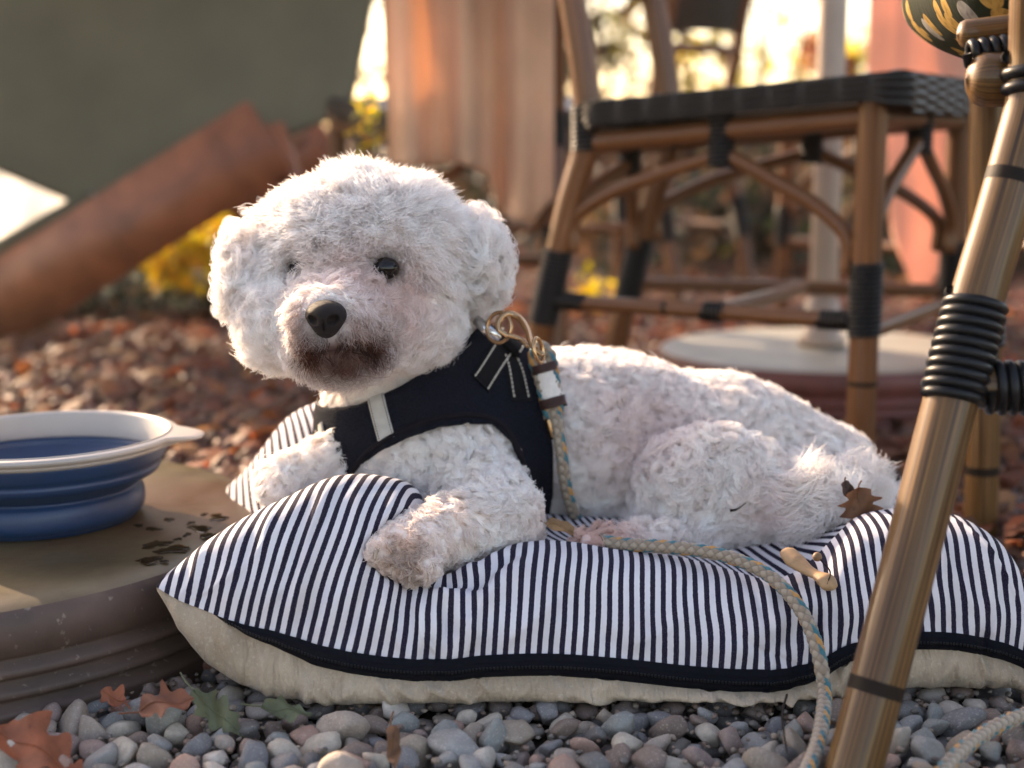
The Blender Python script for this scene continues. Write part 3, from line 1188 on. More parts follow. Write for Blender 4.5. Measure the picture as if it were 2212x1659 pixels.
def snet(f, mn, mx, h):
    ax = [np.arange(a, b + h, h) for a, b in zip(mn, mx)]
    g = np.stack(np.meshgrid(*ax, indexing='ij'), -1)
    D = np.empty(g.shape[:3])
    for i in range(g.shape[0]):
        D[i] = f(g[i])
    Sg = D < 0
    n = np.array(D.shape) - 1
    off = [(i, j, k) for i in (0, 1) for j in (0, 1) for k in (0, 1)]
    cut = lambda A, o: A[o[0]:o[0] + n[0], o[1]:o[1] + n[1], o[2]:o[2] + n[2]]
    cnt = sum(cut(Sg, o).astype(int) for o in off)
    act = (cnt > 0) & (cnt < 8)
    idx = np.full(tuple(n), -1)
    ijk = np.argwhere(act)
    idx[act] = np.arange(len(ijk))
    acc, num = np.zeros((len(ijk), 3)), np.zeros(len(ijk))
    for axx in range(3):
        e = np.eye(3, dtype=int)[axx]
        for o in off:
            if o[axx]:
                continue
            o2 = np.array(o) + e
            a = D[tuple((ijk + o).T)]
            b = D[tuple((ijk + o2).T)]
            c = (a < 0) != (b < 0)
            t = np.where(c, a / np.where(c, a - b, 1), 0)
            acc += np.where(c[:, None], np.array(o) + t[:, None] * e, 0)
            num += c
    V = np.array(mn) + (ijk + acc / num[:, None]) * h
    F = []
    for axx in range(3):
        u, v = (axx + 1) % 3, (axx + 2) % 3
        e = np.eye(3, dtype=int)
        A = Sg
        sl0, sl1 = [slice(0, None)] * 3, [slice(0, None)] * 3
        sl0[axx], sl1[axx] = slice(0, -1), slice(1, None)
        ch = A[tuple(sl0)] != A[tuple(sl1)]
        q = np.argwhere(ch)
        q = q[(q[:, u] > 0) & (q[:, v] > 0) & (q[:, u] < n[u]) & (q[:, v] < n[v])]
        ins = A[tuple(q.T)]
        quad = np.stack([idx[tuple((q - e[u] - e[v]).T)], idx[tuple((q - e[v]).T)], idx[tuple(q.T)], idx[tuple((q - e[u]).T)]], 1)
        quad = np.where(ins[:, None], quad, quad[:, ::-1])
        F.append(quad)
    return V, np.vstack(F)


def grad(f, p, h=.0006):
    g = np.stack([f(p + np.array(e) * h) - f(p - np.array(e) * h) for e in ((1, 0, 0), (0, 1, 0), (0, 0, 1))], -1)
    return g / (np.linalg.norm(g, axis=-1)[:, None] + 1e-9)


DV, DF = snet(d_dog, (-.25, .87, .0), (.36, 1.25, .36), .0042)
# the cushion gives way under the dog: push the cloth in where the body presses on it
push = np.zeros((NV, NU))
r0_, r1_ = int(NV * .06), int(NV * .80)
for _ in range(26):
    cur = top[r0_:r1_] - nrm[r0_:r1_] * push[r0_:r1_][..., None]
    dd_ = d_base(cur.reshape(-1, 3)).reshape(cur.shape[:2])
    push[r0_:r1_] += np.where(dd_ < .0015, np.minimum(.003, .0015 - dd_ + .0003), 0)
for _ in range(5):
    pm = np.maximum(push, 0)
    push = np.maximum(push, (np.roll(pm, 1, 0) + np.roll(pm, -1, 0) + np.roll(pm, 1, 1) + np.roll(pm, -1, 1)) / 4)
top = top - nrm * push[..., None]
cover.data.vertices.foreach_set('co', top.astype(np.float32).ravel())
cover.data.update()
WHITE = np.array([.997, .945, .922])


def tint_at(p, lock_noise=None):
    """coat colour by place on the animal: white, with tear and beard stains, biscuit paws, and painted shade in left eye socket and toe gaps"""
    c = np.tile(WHITE, (len(p), 1))
    def put(w, col):
        nonlocal c
        w = np.clip(w, 0, 1)[:, None]
        c = c * (1 - w) + np.array(col) * w
    nz = .5 + .5 * sn(p, 160, 2.0)
    g = lambda q, s_: np.exp(-(np.linalg.norm(p - q, axis=1) / s_) ** 2)
    put(.50 * g(P(760, 640, .99), .030) + .35 * g(P(870, 660, 1.0), .030), (.72, .47, .40))
    dm = poly_dist(p, MOUTH)
    def gz(px, py, sx, sz):
        q = P(px, py, .955)
        return np.exp(-((p[:, 0] - q[0]) / sx) ** 2 - ((p[:, 2] - q[2]) / sz) ** 2) * (p[:, 1] < 1.0)
    ml = np.array([P(x, y, .955) for x, y in ((662, 784), (678, 766), (702, 752), (736, 748), (774, 756), (806, 778))])
    q2 = p.copy(); q2[:, 1] = .955
    m2 = ml.copy(); m2[:, 1] = .955
    dl = poly_dist(q2, m2) + np.where(p[:, 1] < 1.0, 0, .1)
    put(1.0 * gz(740, 795, .024, .0130), (.13, .036, .020))
    put(.85 * np.exp(-(dl / .0085) ** 2) + .6 * gz(660, 745, .007, .012) + .6 * gz(812, 745, .009, .012), (.17, .052, .030))
    put(.95 * np.exp(-(dl / .0036) ** 2), (.045, .013, .009))
    put(.55 * gz(650, 700, .006, .012) + .5 * gz(775, 715, .008, .012), (.38, .19, .13))
    put(1.0 * np.exp(-(dm / .0040) ** 2), (.02, .010, .008))
    put(.75 * g(P(705, 712, .94), .010), (.05, .03, .028))
    put(.75 * g(EYE_R, .0098), (.13, .085, .075))
    put(.45 * g(EYE_R + np.array([-.008, 0, -.008]), .010), (.45, .26, .20))
    put(.95 * g(EYE_L + np.array([.003, 0, .001]), .0095), (.10, .065, .055))  # shade of the left eye recess put into the coat colour
    put(.70 * g(P(865, 1200, .905), .020) + .30 * g(P(940, 1150, .95), .03), (.74, .52, .40))
    for tx, ty, ux, uy in ((833, 1222, 852, 1178), (864, 1244, 876, 1194), (901, 1246, 906, 1196)):  # dark lines paint the shade between the toes
        ln_ = np.array([P(tx, ty, .902), P(ux, uy, .902)])
        put(.6 * np.exp(-(poly_dist(np.stack([p[:, 0], 0 * p[:, 0] + .902, p[:, 2]], 1), ln_) / .0022) ** 2) * (p[:, 1] < .935), (.26, .17, .125))
    put(.55 * g(P(890, 1252, .905), .010) + .4 * g(P(815, 1208, .905), .007), (.34, .23, .16))
    put(.75 * g(P(1285, 1176, .985), .03), (.66, .36, .28))
    put(.45 * g(P(1400, 960, 1.09), .045) + .35 * g(P(1660, 1110, 1.03), .02), (.80, .60, .57))
    return c


dog = empty('dog', (.07, 1.06, .07), 'small white curly-haired dog lying on the striped cushion, facing the viewer', 'dog')
obj('body', DV, DF, M['skin'], dog, col=tint_at(DV) * .93)

# harness outline, in side view (x, z); holes for the foreleg
HARN = np.array([P(x, y, 1.06)[[0, 2]] for x, y in
                 [(690, 884), (780, 862), (870, 822), (960, 770), (1050, 700), (1150, 730), (1172, 800), (1186, 880), (1196, 980), (1196, 1080), (1182, 1175), (1160, 1190), (1154, 1140), (1146, 1075), (1126, 1000),
                  (1100, 942), (1065, 910), (1010, 902), (950, 908), (890, 926), (830, 955), (790, 985), (762, 1020), (755, 1060), (690, 1060), (640, 1000), (640, 886)]])


def poly_sd(q, pg):
    """signed distance of 2-D points to a polygon (negative inside)"""
    n = len(pg)
    sh = q.shape[:-1]
    q = q.reshape(-1, 2)
    d = np.full(len(q), 9.0)
    ins = np.zeros(len(q), bool)
    for i in range(n):
        a, b = pg[i], pg[(i + 1) % n]
        ab = b - a
        t = np.clip(((q - a) @ ab) / (ab @ ab), 0, 1)
        d = np.minimum(d, np.linalg.norm(q - a - t[:, None] * ab, axis=1))
        c = ((a[1] > q[:, 1]) != (b[1] > q[:, 1])) & (q[:, 0] < (b[0] - a[0]) * (q[:, 1] - a[1]) / (b[1] - a[1] + 1e-12) + a[0])
        ins ^= c
    return np.where(ins, -d, d).reshape(sh)


def d_vest_body(p):
    return smin(d_trunk(p), d_shoulder(p), .02)


def d_harness(p):
    sh = np.abs(d_vest_body(p) - .0075) - .0026
    pg = poly_sd(p[..., [0, 2]], HARN)
    d = np.maximum(sh, pg)
    return np.maximum(d, -(d_head(p) - .001))


# ---- fur
def sample_surface(V, F, n):
    T = np.vstack([F[:, [0, 1, 2]], F[:, [0, 2, 3]]])
    a, b, c = V[T[:, 0]], V[T[:, 1]], V[T[:, 2]]
    ar = np.linalg.norm(np.cross(b - a, c - a), axis=1)
    k = rng.choice(len(T), n, p=ar / ar.sum())
    u, v = rng.random(n), rng.random(n)
    m = u + v > 1
    u[m], v[m] = 1 - u[m], 1 - v[m]
    return a[k] + (b[k] - a[k]) * u[:, None] + (c[k] - a[k]) * v[:, None]


def unit(v):
    return v / (np.linalg.norm(v, axis=-1, keepdims=True) + 1e-9)


NL = 19000
root = sample_surface(DV, DF, NL)
nl = grad(d_dog, root)
zones = np.stack([d_skull(root), d_face(root), d_ears(root), d_trunk(root), d_shoulder(root), d_thigh(root), d_tail(root), d_legs(root)], 1)
zone = zones.argmin(1)
headm = d_head(root)
in_h = (poly_sd(root[:, [0, 2]], HARN) < .0015) & (headm > .004) & (zone != 7) & (d_vest_body(root) < .006)
de = np.minimum(np.linalg.norm(root - EYE_R, axis=1), np.linalg.norm(root - EYE_L, axis=1) * 1.8)
NOSE_C = P(704, 684, .938)
dn = np.linalg.norm(root - NOSE_C, axis=1)
keep = ~in_h & (de > .0072) & (dn > .0115) & (poly_dist(root, MOUTH) > .003) & (root[:, 2] > .01)
root, nl, zone, de, dn, headm = root[keep], nl[keep], zone[keep], de[keep], dn[keep], headm[keep]
NL = len(root)
#            skull  face   ear    trunk  should thigh  tail   legs
LEN = np.array([.0160, .0160, .0235, .0150, .0155, .0165, .0250, .0120])[zone]
CURL = np.array([0.30, .55, .95, .85, 1.0, 1.0, .50, .85])[zone]
LR = np.array([.0046, .0036, .0040, .0033, .0033, .0033, .0055, .0030])[zone]
dm = poly_dist(root, MOUTH)
LEN *= np.clip((de - .004) / .022, .32, 1) * np.clip((dn - .004) / .03, .34, 1) * np.clip(.40 + dm / .04, .40, 1)
CURL *= np.clip(dm / .03, .15, 1)
LEN *= rng.uniform(.8, 1.2, NL)
bigc = .5 + .5 * sn(root, 55, 4.0)
LEN *= .85 + .3 * bigc
K = 22
PT = 8
tau = np.linspace(0, 1, PT)
N = NL * K
# tangent frame with a combed direction
comb = np.stack([.25 + .5 * sn(root, 40, 1.0), -.35 + .4 * sn(root, 37, 5.0), -.75 + .5 * sn(root, 43, 9.0)], 1)
comb[zone == 2] = comb[zone == 2] * .6 + np.array([0, -.1, -.7])
mus = (zone == 1)
comb[mus] = comb[mus] * .3 + unit(root[mus] - (NOSE_C + np.array([0, .03, 0]))) * 1.1 + np.array([0, 0, -.35])
skm = (zone == 0)
comb[skm] = comb[skm] * .5 + unit(root[skm] - P(800, 560, 1.05)) * .5
e1 = unit(comb - (comb * nl).sum(1)[:, None] * nl)
e2 = np.cross(nl, e1)
psi = rng.normal(0, .9, NL) * (.35 + .65 * CURL)
omega = rng.choice([-1, 1], NL) * rng.uniform(2.6, 4.6, NL) * CURL
lift = np.where(zone == 0, .85, np.where(zone == 1, .50, np.where(zone == 6, .7, .56)))
flat = np.where(zone == 0, .50, np.where(zone == 1, .80, np.where(zone == 6, .8, 1.0)))
lift, flat = lift * np.interp(sn(root, 90, 6.), [-.6, .6], [.8, 1.2]), flat
pawd = np.linalg.norm(root - P(860, 1195, .925), axis=1)
LEN *= np.clip(pawd / .050, .42, 1)
rep = lambda a: np.repeat(a, K, axis=0)
rr, nn, E1, E2 = rep(root), rep(nl), rep(e1), rep(e2)
a_ = rng.random(N) * 6.283
s_ = np.sqrt(rng.random(N)) * rep(LR) * 1.15
offs = E1 * (np.cos(a_) * s_)[:, None] + E2 * (np.sin(a_) * s_)[:, None]
r0 = rr + offs
for _ in range(2):                                          # pull the strand roots back onto the skin
    dd = d_dog(r0)
    r0 = r0 - nn * np.clip(dd, -.004, .004)[:, None]
okh = ~((poly_sd(r0[:, [0, 2]], HARN) < -.0005) & (rep(headm) > .004) & (rep(zone) != 7) & (d_vest_body(r0) < .006))
okh &= (np.linalg.norm(r0 - EYE_R, axis=1) > .0064) & (np.linalg.norm(r0 - EYE_L, axis=1) > .0038) & (np.linalg.norm(r0 - NOSE_C, axis=1) > .011)
psi_s = rep(psi) + rng.normal(0, .16, N) + (1 - rep(CURL)) * rng.normal(0, .30, N)
om_s = rep(omega) * rng.uniform(.85, 1.15, N)
L_s = rep(LEN) * rng.uniform(.80, 1.08, N)
li, fl = rep(lift) * rng.uniform(.85, 1.15, N), rep(flat)
pos = np.zeros((N, PT, 3), dtype=np.float32)
tan = np.zeros((N, 3))
step = 1 / (PT - 1)
stray = rng.random(N) < .05
wob = rng.normal(0, 1, (N, 3)) * np.where(stray, .0020, .0008)[:, None]
L_s = L_s * np.where(stray, 1.05, 1.0)
for i, t in enumerate(tau):
    if i:
        ang = psi_s + om_s * (t - step / 2)
        tan = tan + (E1 * np.cos(ang)[:, None] + E2 * np.sin(ang)[:, None]) * (L_s * fl * step)[:, None]
    c = rep(CURL)
    h = L_s * li * (c * np.sin(min(t * 2.25, 2.5)) * .78 + (1 - c) * t)
    conv = 1 - np.where(rep(zone) == 2, .9, .74) * min(t * 1.35, 1) * c
    off_t = (r0 - rr) * (conv - 1)[:, None] * .8
    pos[:, i] = r0 + tan + nn * h[:, None] + off_t + wob * t * t
pos = pos[okh]
Ns = len(pos)
lock_b = rep(1 + .07 * rng.normal(0, 1, NL) + .0)[okh]
tint = tint_at(pos[:, 3].astype(float) + rng.normal(0, .0026, (Ns, 3))) * np.clip(lock_b * rng.uniform(.92, 1.06, Ns), .7, 1.1)[:, None]
hc = bpy.data.hair_curves.new('fur')
hc.add_curves([PT] * Ns)
hc.attributes['position'].data.foreach_set('vector', pos.ravel())
rad = np.tile(np.interp(tau, [0, .6, 1], [.00024, .00019, .00007]), Ns).astype(np.float32)
ra = hc.attributes.get('radius') or hc.attributes.new('radius', 'FLOAT', 'POINT')
ra.data.foreach_set('value', rad)
ta = hc.attributes.new('tint', 'FLOAT_COLOR', 'CURVE')
ta.data.foreach_set('color', np.hstack([np.clip(tint, 0, .992), np.ones((Ns, 1))]).astype(np.float32).ravel())
hc.materials.append(M['fur'])
fur = bpy.data.objects.new('fur', hc)
COL.objects.link(fur)
fur.parent = dog
fur.matrix_parent_inverse = dog.matrix_world.inverted()
tag(fur, kind='stuff')

# ---- eyes and nose
iv, if_ = ico(4)
for e, nm in ((EYE_R, 'eye'), (EYE_L, 'eye')):
    n_ = grad(d_head, e[None])[0]
    c = e + n_ * (.0005 if e is EYE_R else -.005)
    obj('eye', iv * np.array([.0094, .0082, .0076]) + c, if_, M['eye'], dog)


def d_nose(p):
    q = p - NOSE_C
    d = ell(q, np.array([0, .001, .001]), (.0132, .0120, .0095))
    d = smin(d, ell(q, np.array([.0, .001, -.0065]), (.0075, .009, .0075)), .006)
    for sx in (-1, 1):
        d = -smin(-d, ell(q, np.array([sx * .0068 - .001, -.0105, -.0012]), (.0042, .0058, .0030), 0, sx * .5), .0014)
    d = -smin(-d, ell(q, np.array([-.0006, -.0115, -.007]), (.0006, .004, .006)), .0012)
    return d


for tx, ty in ((812, 1204), (846, 1236), (886, 1252), (926, 1244)):
    c0_ = P(tx, ty, .897)
    pth_ = spline(np.array([c0_ + np.array([.001, .008, .004]), c0_ + np.array([0, .003, .0025]), c0_ + np.array([-.0005, -.001, -.0015])]), 10)
    a_c, b_c, u_c = tube(pth_, np.linspace(.0021, .0006, 10), 10)
    obj('claw', a_c, b_c, M['claw'], dog, u_c)
V, F = snet(d_nose, NOSE_C - .018, NOSE_C + .018, .0006)
obj('nose', V, F, M['nose'], dog)

# ---- harness
V, F = snet(d_harness, (-.20, .95, .02), (.06, 1.25, .30), .0024)
harness = empty('dog_harness', P(1000, 1180, 1.06), 'black mesh dog harness with grey reflective strip worn by the white dog', 'harness')
obj('vest', V, F, M['harness'], harness)
print('locks', NL, 'strands', Ns, 'harness', len(V))

# ---- harness trim
deps = bpy.context.evaluated_depsgraph_get()
hbvh = BVHTree.FromPolygons([tuple(v) for v in V], [tuple(int(i) for i in f) for f in F])


def on_harness(px, py, lift=.0):
    """point of the vest in line with a picture position, with its outward normal"""
    o = Vector((0, 0, CAMH))
    dv_ = (Vector(P(px, py, 1.0)) - o).normalized()
    hit, n_, i, dist = hbvh.ray_cast(o, dv_)
    if hit is None:
        q = Vector(P(px, py, 1.06))
        hit, n_, i, dist = hbvh.find_nearest(q)
    if n_.y > 0:
        n_ = -n_
    return np.array(hit) + np.array(n_) * lift, np.array(n_)


def ribbon(pts, width, thick, lift=.0012, n=24, names=None, curve_down=0):
    """flat strap that follows the vest along picture points (x, y); returns V, F, uv, centre line, side vectors, normals"""
    c, nr = [], []
    for x, y in spline(np.array(pts, float), n):
        a, b = on_harness(x, y)
        c.append(a)
        nr.append(b)
    c, nr = np.array(c), np.array(nr)
    for _ in range(3):
        c[1:-1] = (c[:-2] + c[1:-1] * 2 + c[2:]) / 4
        nr[1:-1] = (nr[:-2] + nr[1:-1] * 2 + nr[2:]) / 4
    nr = unit(nr)
    T = unit(np.gradient(c, axis=0))
    sd = unit(np.cross(T, nr))
    c = c + nr * lift
    rows = []
    for u, h in ((-1, 0), (-1, .7), (-.92, 1), (0, 1.05), (.92, 1), (1, .7), (1, 0)):
        rows.append(c + sd * width * .5 * u + nr * thick * h)
    g = np.array(rows)
    return g.reshape(-1, 3), [grid_faces(len(rows), n), np.array([[i * n for i in range(len(rows))], [i * n + n - 1 for i in range(len(rows) - 1, -1, -1)]])], np.zeros((len(rows) * n, 2)), c + nr * thick, sd, nr


def stitches(c, sd, nr, off, ln, gap, r=.0006):
    L = np.concatenate([[0], np.cumsum(np.linalg.norm(np.diff(c, axis=0), axis=1))])
    out = []
    q = c + sd * off
    s0 = .002
    while s0 + ln < L[-1] - .001:
        p = np.array([[np.interp(s0 + ln * f, L, q[:, k]) for k in range(3)] for f in (0, .5, 1)])
        nn_ = np.array([np.interp(s0 + ln * .5, L, nr[:, k]) for k in range(3)])
        p = p + nn_ * np.array([0, .0005, 0])[:, None]
        pp, rr_ = round_end(p, r, 3)
        out.append(tube(pp, rr_, 6))
        s0 += ln + gap
    return merge(out)


def strap(name, pts, width, mat, thick=.0016, lift=.0004, st=None, stmat='thread'):
    V, F, uv, c, sd, nr = ribbon(pts, width, thick, lift)
    o = obj(name, V, F, mat, harness, uv)
    if st:
        for sg in (-1, 1):
            a, b, u = stitches(c, sd, nr, sg * width * st[0], st[1], st[2], st[3])
            obj('stitching', a, b, M[stmat], o, u)
    return o


strap('webbing_strap', [(1093, 742), (1070, 775), (1035, 830)], .0190, M['webbing'], st=(.36, .0017, .0012, .00062))
strap('webbing_strap', [(1098, 765), (1112, 800), (1126, 868)], .0170, M['webbing'], thick=.0012, st=(.36, .0017, .0016, .00062))
strap('reflective_strip', [(812, 858), (822, 900), (835, 948)], .0125, M['reflective'], thick=.0009, st=(.40, .0008, .0010, .0003), stmat='node')
strap('reflective_tag', [(694, 915), (697, 935), (702, 965)], .006, M['reflective'], thick=.0012)
# piping round the arm hole
arm = [(752, 1045), (764, 1018), (792, 984), (832, 954), (890, 925), (950, 907), (1010, 901), (1064, 909), (1099, 941), (1125, 998), (1145, 1072), (1153, 1135)]
ap = np.array([on_harness(x + (3 if x > 1050 else -1), y - 5)[0] for x, y in spline(np.array(arm, float), 40)])
for _ in range(4):
    ap[1:-1] = (ap[:-2] + ap[1:-1] * 2 + ap[2:]) / 4
a, b, u = tube(spline(ap, 90), .0022, 10)
obj('arm_hole_piping', a, b, M['piping'], harness, u)
# webbing keeper loop that holds the ring
kc, kn = on_harness(1090, 748)
kc = kc + kn * .004
ax_ = unit(P(1122, 775, 1.06) - P(1062, 722, 1.06))
ay_ = unit(np.cross(kn, ax_))
a, b, u = box(kc, ax_ * .0118, ay_ * .0075, kn * .003, .5)
keeper = obj('keeper_loop', a, b, M['webbing'], harness, u)
st_parts = []
for sx in (-.85, .85):
    for k in (-.5, .1, .7):
        pp, rr_ = round_end(np.array([kc + ax_ * .0118 * sx + ay_ * .0075 * (k - .12) + kn * .0032, kc + ax_ * .0118 * sx + ay_ * .0075 * (k + .12) + kn * .0033]), .0007, 3)
        st_parts.append(tube(pp, rr_, 6))
a, b, u = merge(st_parts)
obj('stitching', a, b, M['thread'], keeper, u)
# rings
def ring(c, nrm_, up, rx, ry, r, n=48, dshape=False):
    nrm_ = unit(nrm_)
    up = unit(up - nrm_ * np.dot(up, nrm_))
    sd = np.cross(up, nrm_)
    th = np.linspace(0, 2 * np.pi, n, endpoint=False)
    y = np.sin(th) * ry
    if dshape:
        y = np.maximum(y, -ry * .55)
    p = c + np.cos(th)[:, None] * rx * sd + y[:, None] * up
    return tube(p, r, 12, closed=True)


K0 = P(1085, 722, 1.045)
a, b, u = ring(P(1078, 708, 1.050), np.array([-.5, -.8, .25]), np.array([-.25, 0, 1.0]), .0100, .0110, .0015)
obj('d_ring', a, b, M['brass'], harness, u)
a, b, u = box(P(1052, 712, 1.062), unit(np.array([.75, 0, -.66])) * .0115, unit(np.array([.6, .3, .7])) * .0038, np.array([.0, -.002, .0005]), .4)
obj('buckle_bar', a, b, M['steel'], harness, u)

# ------------------------------------------------------------------ leash
leash = empty('dog_leash', P(1160, 760, 1.05), 'beige and teal braided rope leash clipped to the harness and trailing over the cushion', 'leash')


def mat_rope():
    t = NT('braided_rope')
    a = t.n('ShaderNodeVertexColor', layer_name='tint')
    v = t.coord('UV', (160, 2600, 1))
    c = t.mix(t.ramp(t.noise(v, 1.0, 2), [(.4, (0, 0, 0)), (.7, (.4, .4, .4))]), a.outputs[0], (.30, .22, .16), 'MULTIPLY')
    t.set(Base_Color=c, Roughness=.6, Sheen_Weight=.2)
    t.bump(t.noise(v, 1.0, 2), .3, .0004)
    return t.m


M['rope'] = mat_rope()


def rope(name, path, r, parent, n=None, phase=0.0):
    path = np.asarray(path)
    L = np.concatenate([[0], np.cumsum(np.linalg.norm(np.diff(path, axis=0), axis=1))])
    m = n or int(L[-1] / .00055)
    st_ = np.linspace(0, L[-1], m)
    p = np.stack([np.interp(st_, L, path[:, k]) for k in range(3)], 1)
    for _ in range(4):
        p[1:-1] = (p[:-2] + 2 * p[1:-1] + p[2:]) / 4
    ns = 40
    T, N_, B_ = frames(p)
    th = np.linspace(0, 2 * np.pi, ns, endpoint=False)
    A, Bq = np.meshgrid(st_, th, indexing='ij')
    n8 = 8
    pp = n8 * Bq / (2 * np.pi) * .5 + A / .0066 + phase
    qq = n8 * Bq / (2 * np.pi) * .5 - A / .0066
    bump = np.sqrt(np.abs(np.sin(np.pi * pp) * np.sin(np.pi * qq)))
    par = (np.floor(pp) + np.floor(qq)).astype(int) % 2
    R_ = r * (.84 + .24 * bump)
    V = p[:, None] + (np.cos(th)[None, :, None] * N_[:, None] + np.sin(th)[None, :, None] * B_[:, None]) * R_[..., None]
    fp = np.floor(pp).astype(int)
    fq = np.floor(qq).astype(int)
    col = np.empty(V.shape)
    col[:] = (.29, .22, .16)
    col[(par == 0)] = (.38, .31, .235)
    col *= (.55 + .45 * np.clip(bump * 1.6, 0, 1))[..., None]  # crease shade between strands multiplied into the rope colour
    angp = np.floor(pp + qq - phase).astype(int) % 4 < 2
    teal = ((fp % 5 == 1) | (fp % 5 == 3)) & angp
    orng = (fp % 5 == 2) & angp
    col[teal] = (.012, .15, .19)
    col[orng] = (.52, .25, .06)
    uv = np.stack([Bq / (2 * np.pi), A], -1).reshape(-1, 2)
    F = [grid_faces(m, ns, False, True)[:, ::-1], np.arange(ns)[None], (np.arange(ns) + (m - 1) * ns)[None, ::-1]]
    return obj(name, V.reshape(-1, 3), F, M['rope'], parent, uv, col=col.reshape(-1, 3))


# rope hangs over the flank (clear of the coat), lies over the cushion and drops to the ground
def flank(px, py, out=.012):
    q = march(px, py, d_base, .86)
    o = np.array([0, 0, CAMH])
    dirn = unit(q - o)
    return q - dirn * out


RR = .0044
main = [flank(1196, 878, .021), flank(1206, 930, .021), flank(1214, 990, .021), flank(1222, 1050, .020), flank(1238, 1105, .019), flank(1262, 1142, .019)]
main += [P(1300, 1166, .985), P(1350, 1176, .968), P(1420, 1180, .955), P(1500, 1188, .945), P(1570, 1202, .935), P(1640, 1230, .922), P(1690, 1268, .908), P(1730, 1318, .893),
         P(1757, 1375, .880), P(1774, 1440, .868), P(1781, 1500, .858), G(1776, 1560, .012), G(1764, 1615, .010), G(1738, 1675, .009), G(1690, 1740, .008), G(1660, 1830, .008)]
rope('rope', spline(np.array(main), 400), RR, leash)
tail_ = [G(1950, 1790, .008), G(1990, 1725, .009), G(2040, 1662, .012), G(2085, 1615, .013), G(2140, 1577, .012), G(2212, 1545, .012), G(2300, 1525, .010)]
rope('rope', spline(np.array(tail_), 120), RR, leash)
lower = [G(1660, 1830, .008), G(1680, 1930, .008), G(1800, 1960, .008), G(1900, 1880, .008), G(1950, 1790, .008)]
rope('rope', spline(np.array(lower), 120), RR, leash)
# eye splice: a loop through the clip, whipped below
e1_ = flank(1196, 878, .021)
e0 = P(1166, 752, e1_[1] + .008)
wc = e1_ - e0
wdir = unit(wc)
sdv = unit(np.cross(wdir, np.array([0, 1.0, 0])))
loopp = [e1_ + wdir * .010 - sdv * .0045, e1_ - sdv * .0048, e0 + wc * .55 - sdv * .005, e0 + wc * .22 - sdv * .0062, e0 + wdir * .003 - sdv * .0045, e0 - wdir * .002, e0 + wdir * .003 + sdv * .0045,
         e0 + wc * .22 + sdv * .0062, e0 + wc * .55 + sdv * .005, e1_ + sdv * .003, e1_ + wdir * .006 + sdv * .001]
rope('loop', spline(np.array(loopp), 160), .0044, leash)
a, b, u = tube(np.array([e0 + wc * f for f in np.linspace(.34, .90, 12)]), .0085, 28, squash=.72)
obj('label_sleeve', a, b, M['paper'], leash, u)
for f0, f1 in ((.28, .42), (.86, 1.02)):
    tt_ = np.linspace(0, 1, 150)
    base = e0 + wc * (f0 + (f1 - f0) * tt_[:, None])
    n3 = np.cross(wdir, sdv)
    hel = base + (np.cos(tt_ * 2 * np.pi * 4.0)[:, None] * sdv + .78 * np.sin(tt_ * 2 * np.pi * 4.0)[:, None] * n3) * .0092
    a, b, u = tube(hel, .0010, 8)
    obj('whipping', a, b, M['whip'], leash, u)
pe = loopp[0]
a, b, u = tube(*round_end(np.array([pe - wdir * .001, pe + wdir * .006, pe + wdir * .011]), .0048), 20)
obj('ferrule', a, b, M['brass'], leash, u)
# snap hook
hk = spline(np.array([P(1172, 768, 1.005), P(1150, 745, 1.012), P(1140, 715, 1.03), P(1124, 690, 1.045), P(1100, 678, 1.05), P(1080, 690, 1.046), P(1078, 712, 1.042), P(1096, 726, 1.04)]), 60)
a, b, u = tube(*round_end(hk, np.interp(np.linspace(0, 1, 60), [0, .2, .6, 1], [.0018, .0024, .0026, .0020])), 14)
clip = obj('snap_hook', a, b, M['brass'], leash, u)
gt = spline(np.array([P(1140, 748, 1.03), P(1128, 735, 1.035), P(1112, 728, 1.038), P(1098, 725, 1.04)]), 20)
a, b, u = tube(*round_end(gt, .0019), 12)
obj('hook_gate', a, b, M['brass'], clip, u)
a, b, u = ring(P(1163, 757, 1.004), np.array([.8, -.45, .2]), np.array([0, 0, 1.0]), .006, .0085, .0015)
obj('swivel_ring', a, b, M['brass'], clip, u)

# leaves and seeds caught on the dog and cushion
def on_coat(px, py, out=.014):
    return flank(px, py, out)


leaf((.25, .105, .05), P(1852, 1052, 1.004), .033, .026, 3.4, R(-82), 41, 'crumpled brown leaf stuck to the dog rump', (1.35, 0.1), .6, .12)
leaf((.10, .06, .05), P(1824, 1038, 1.004), .013, .009, 1, R(-70), 22, 'tiny dark leaf caught in the dog coat', (1.35, .1), .5, .15)
leaf((.40, .22, .10), P(1178, 1132, .99), .024, .012, 0, R(-12), 24, 'dry tan leaf lying between the harness and the rope', (.5, .1), .5)
tw = spline(np.array([on_coat(1577, 1103, .014), on_coat(1592, 1100, .015), on_coat(1612, 1086, .014)]), 16)
a, b, u = tube(tw, np.interp(np.linspace(0, 1, 16), [0, .2, 1], [.0012, .0009, .0003]), 8)
tag(obj('twig', a, b, M['node']), 'short dark twig lying on the dog thigh fur', 'twig')
tw = spline(np.array([G(1700, 1500, .022), G(1690, 1540, .018), G(1693, 1580, .016), G(1700, 1625, .010)]), 20)
a, b, u = tube(tw, np.interp(np.linspace(0, 1, 20), [0, .2, 1], [.0007, .0008, .0005]), 8)
tag(obj('twig', a, b, M['node']), 'thin dark twig standing among pebbles beside the rope', 'twig')
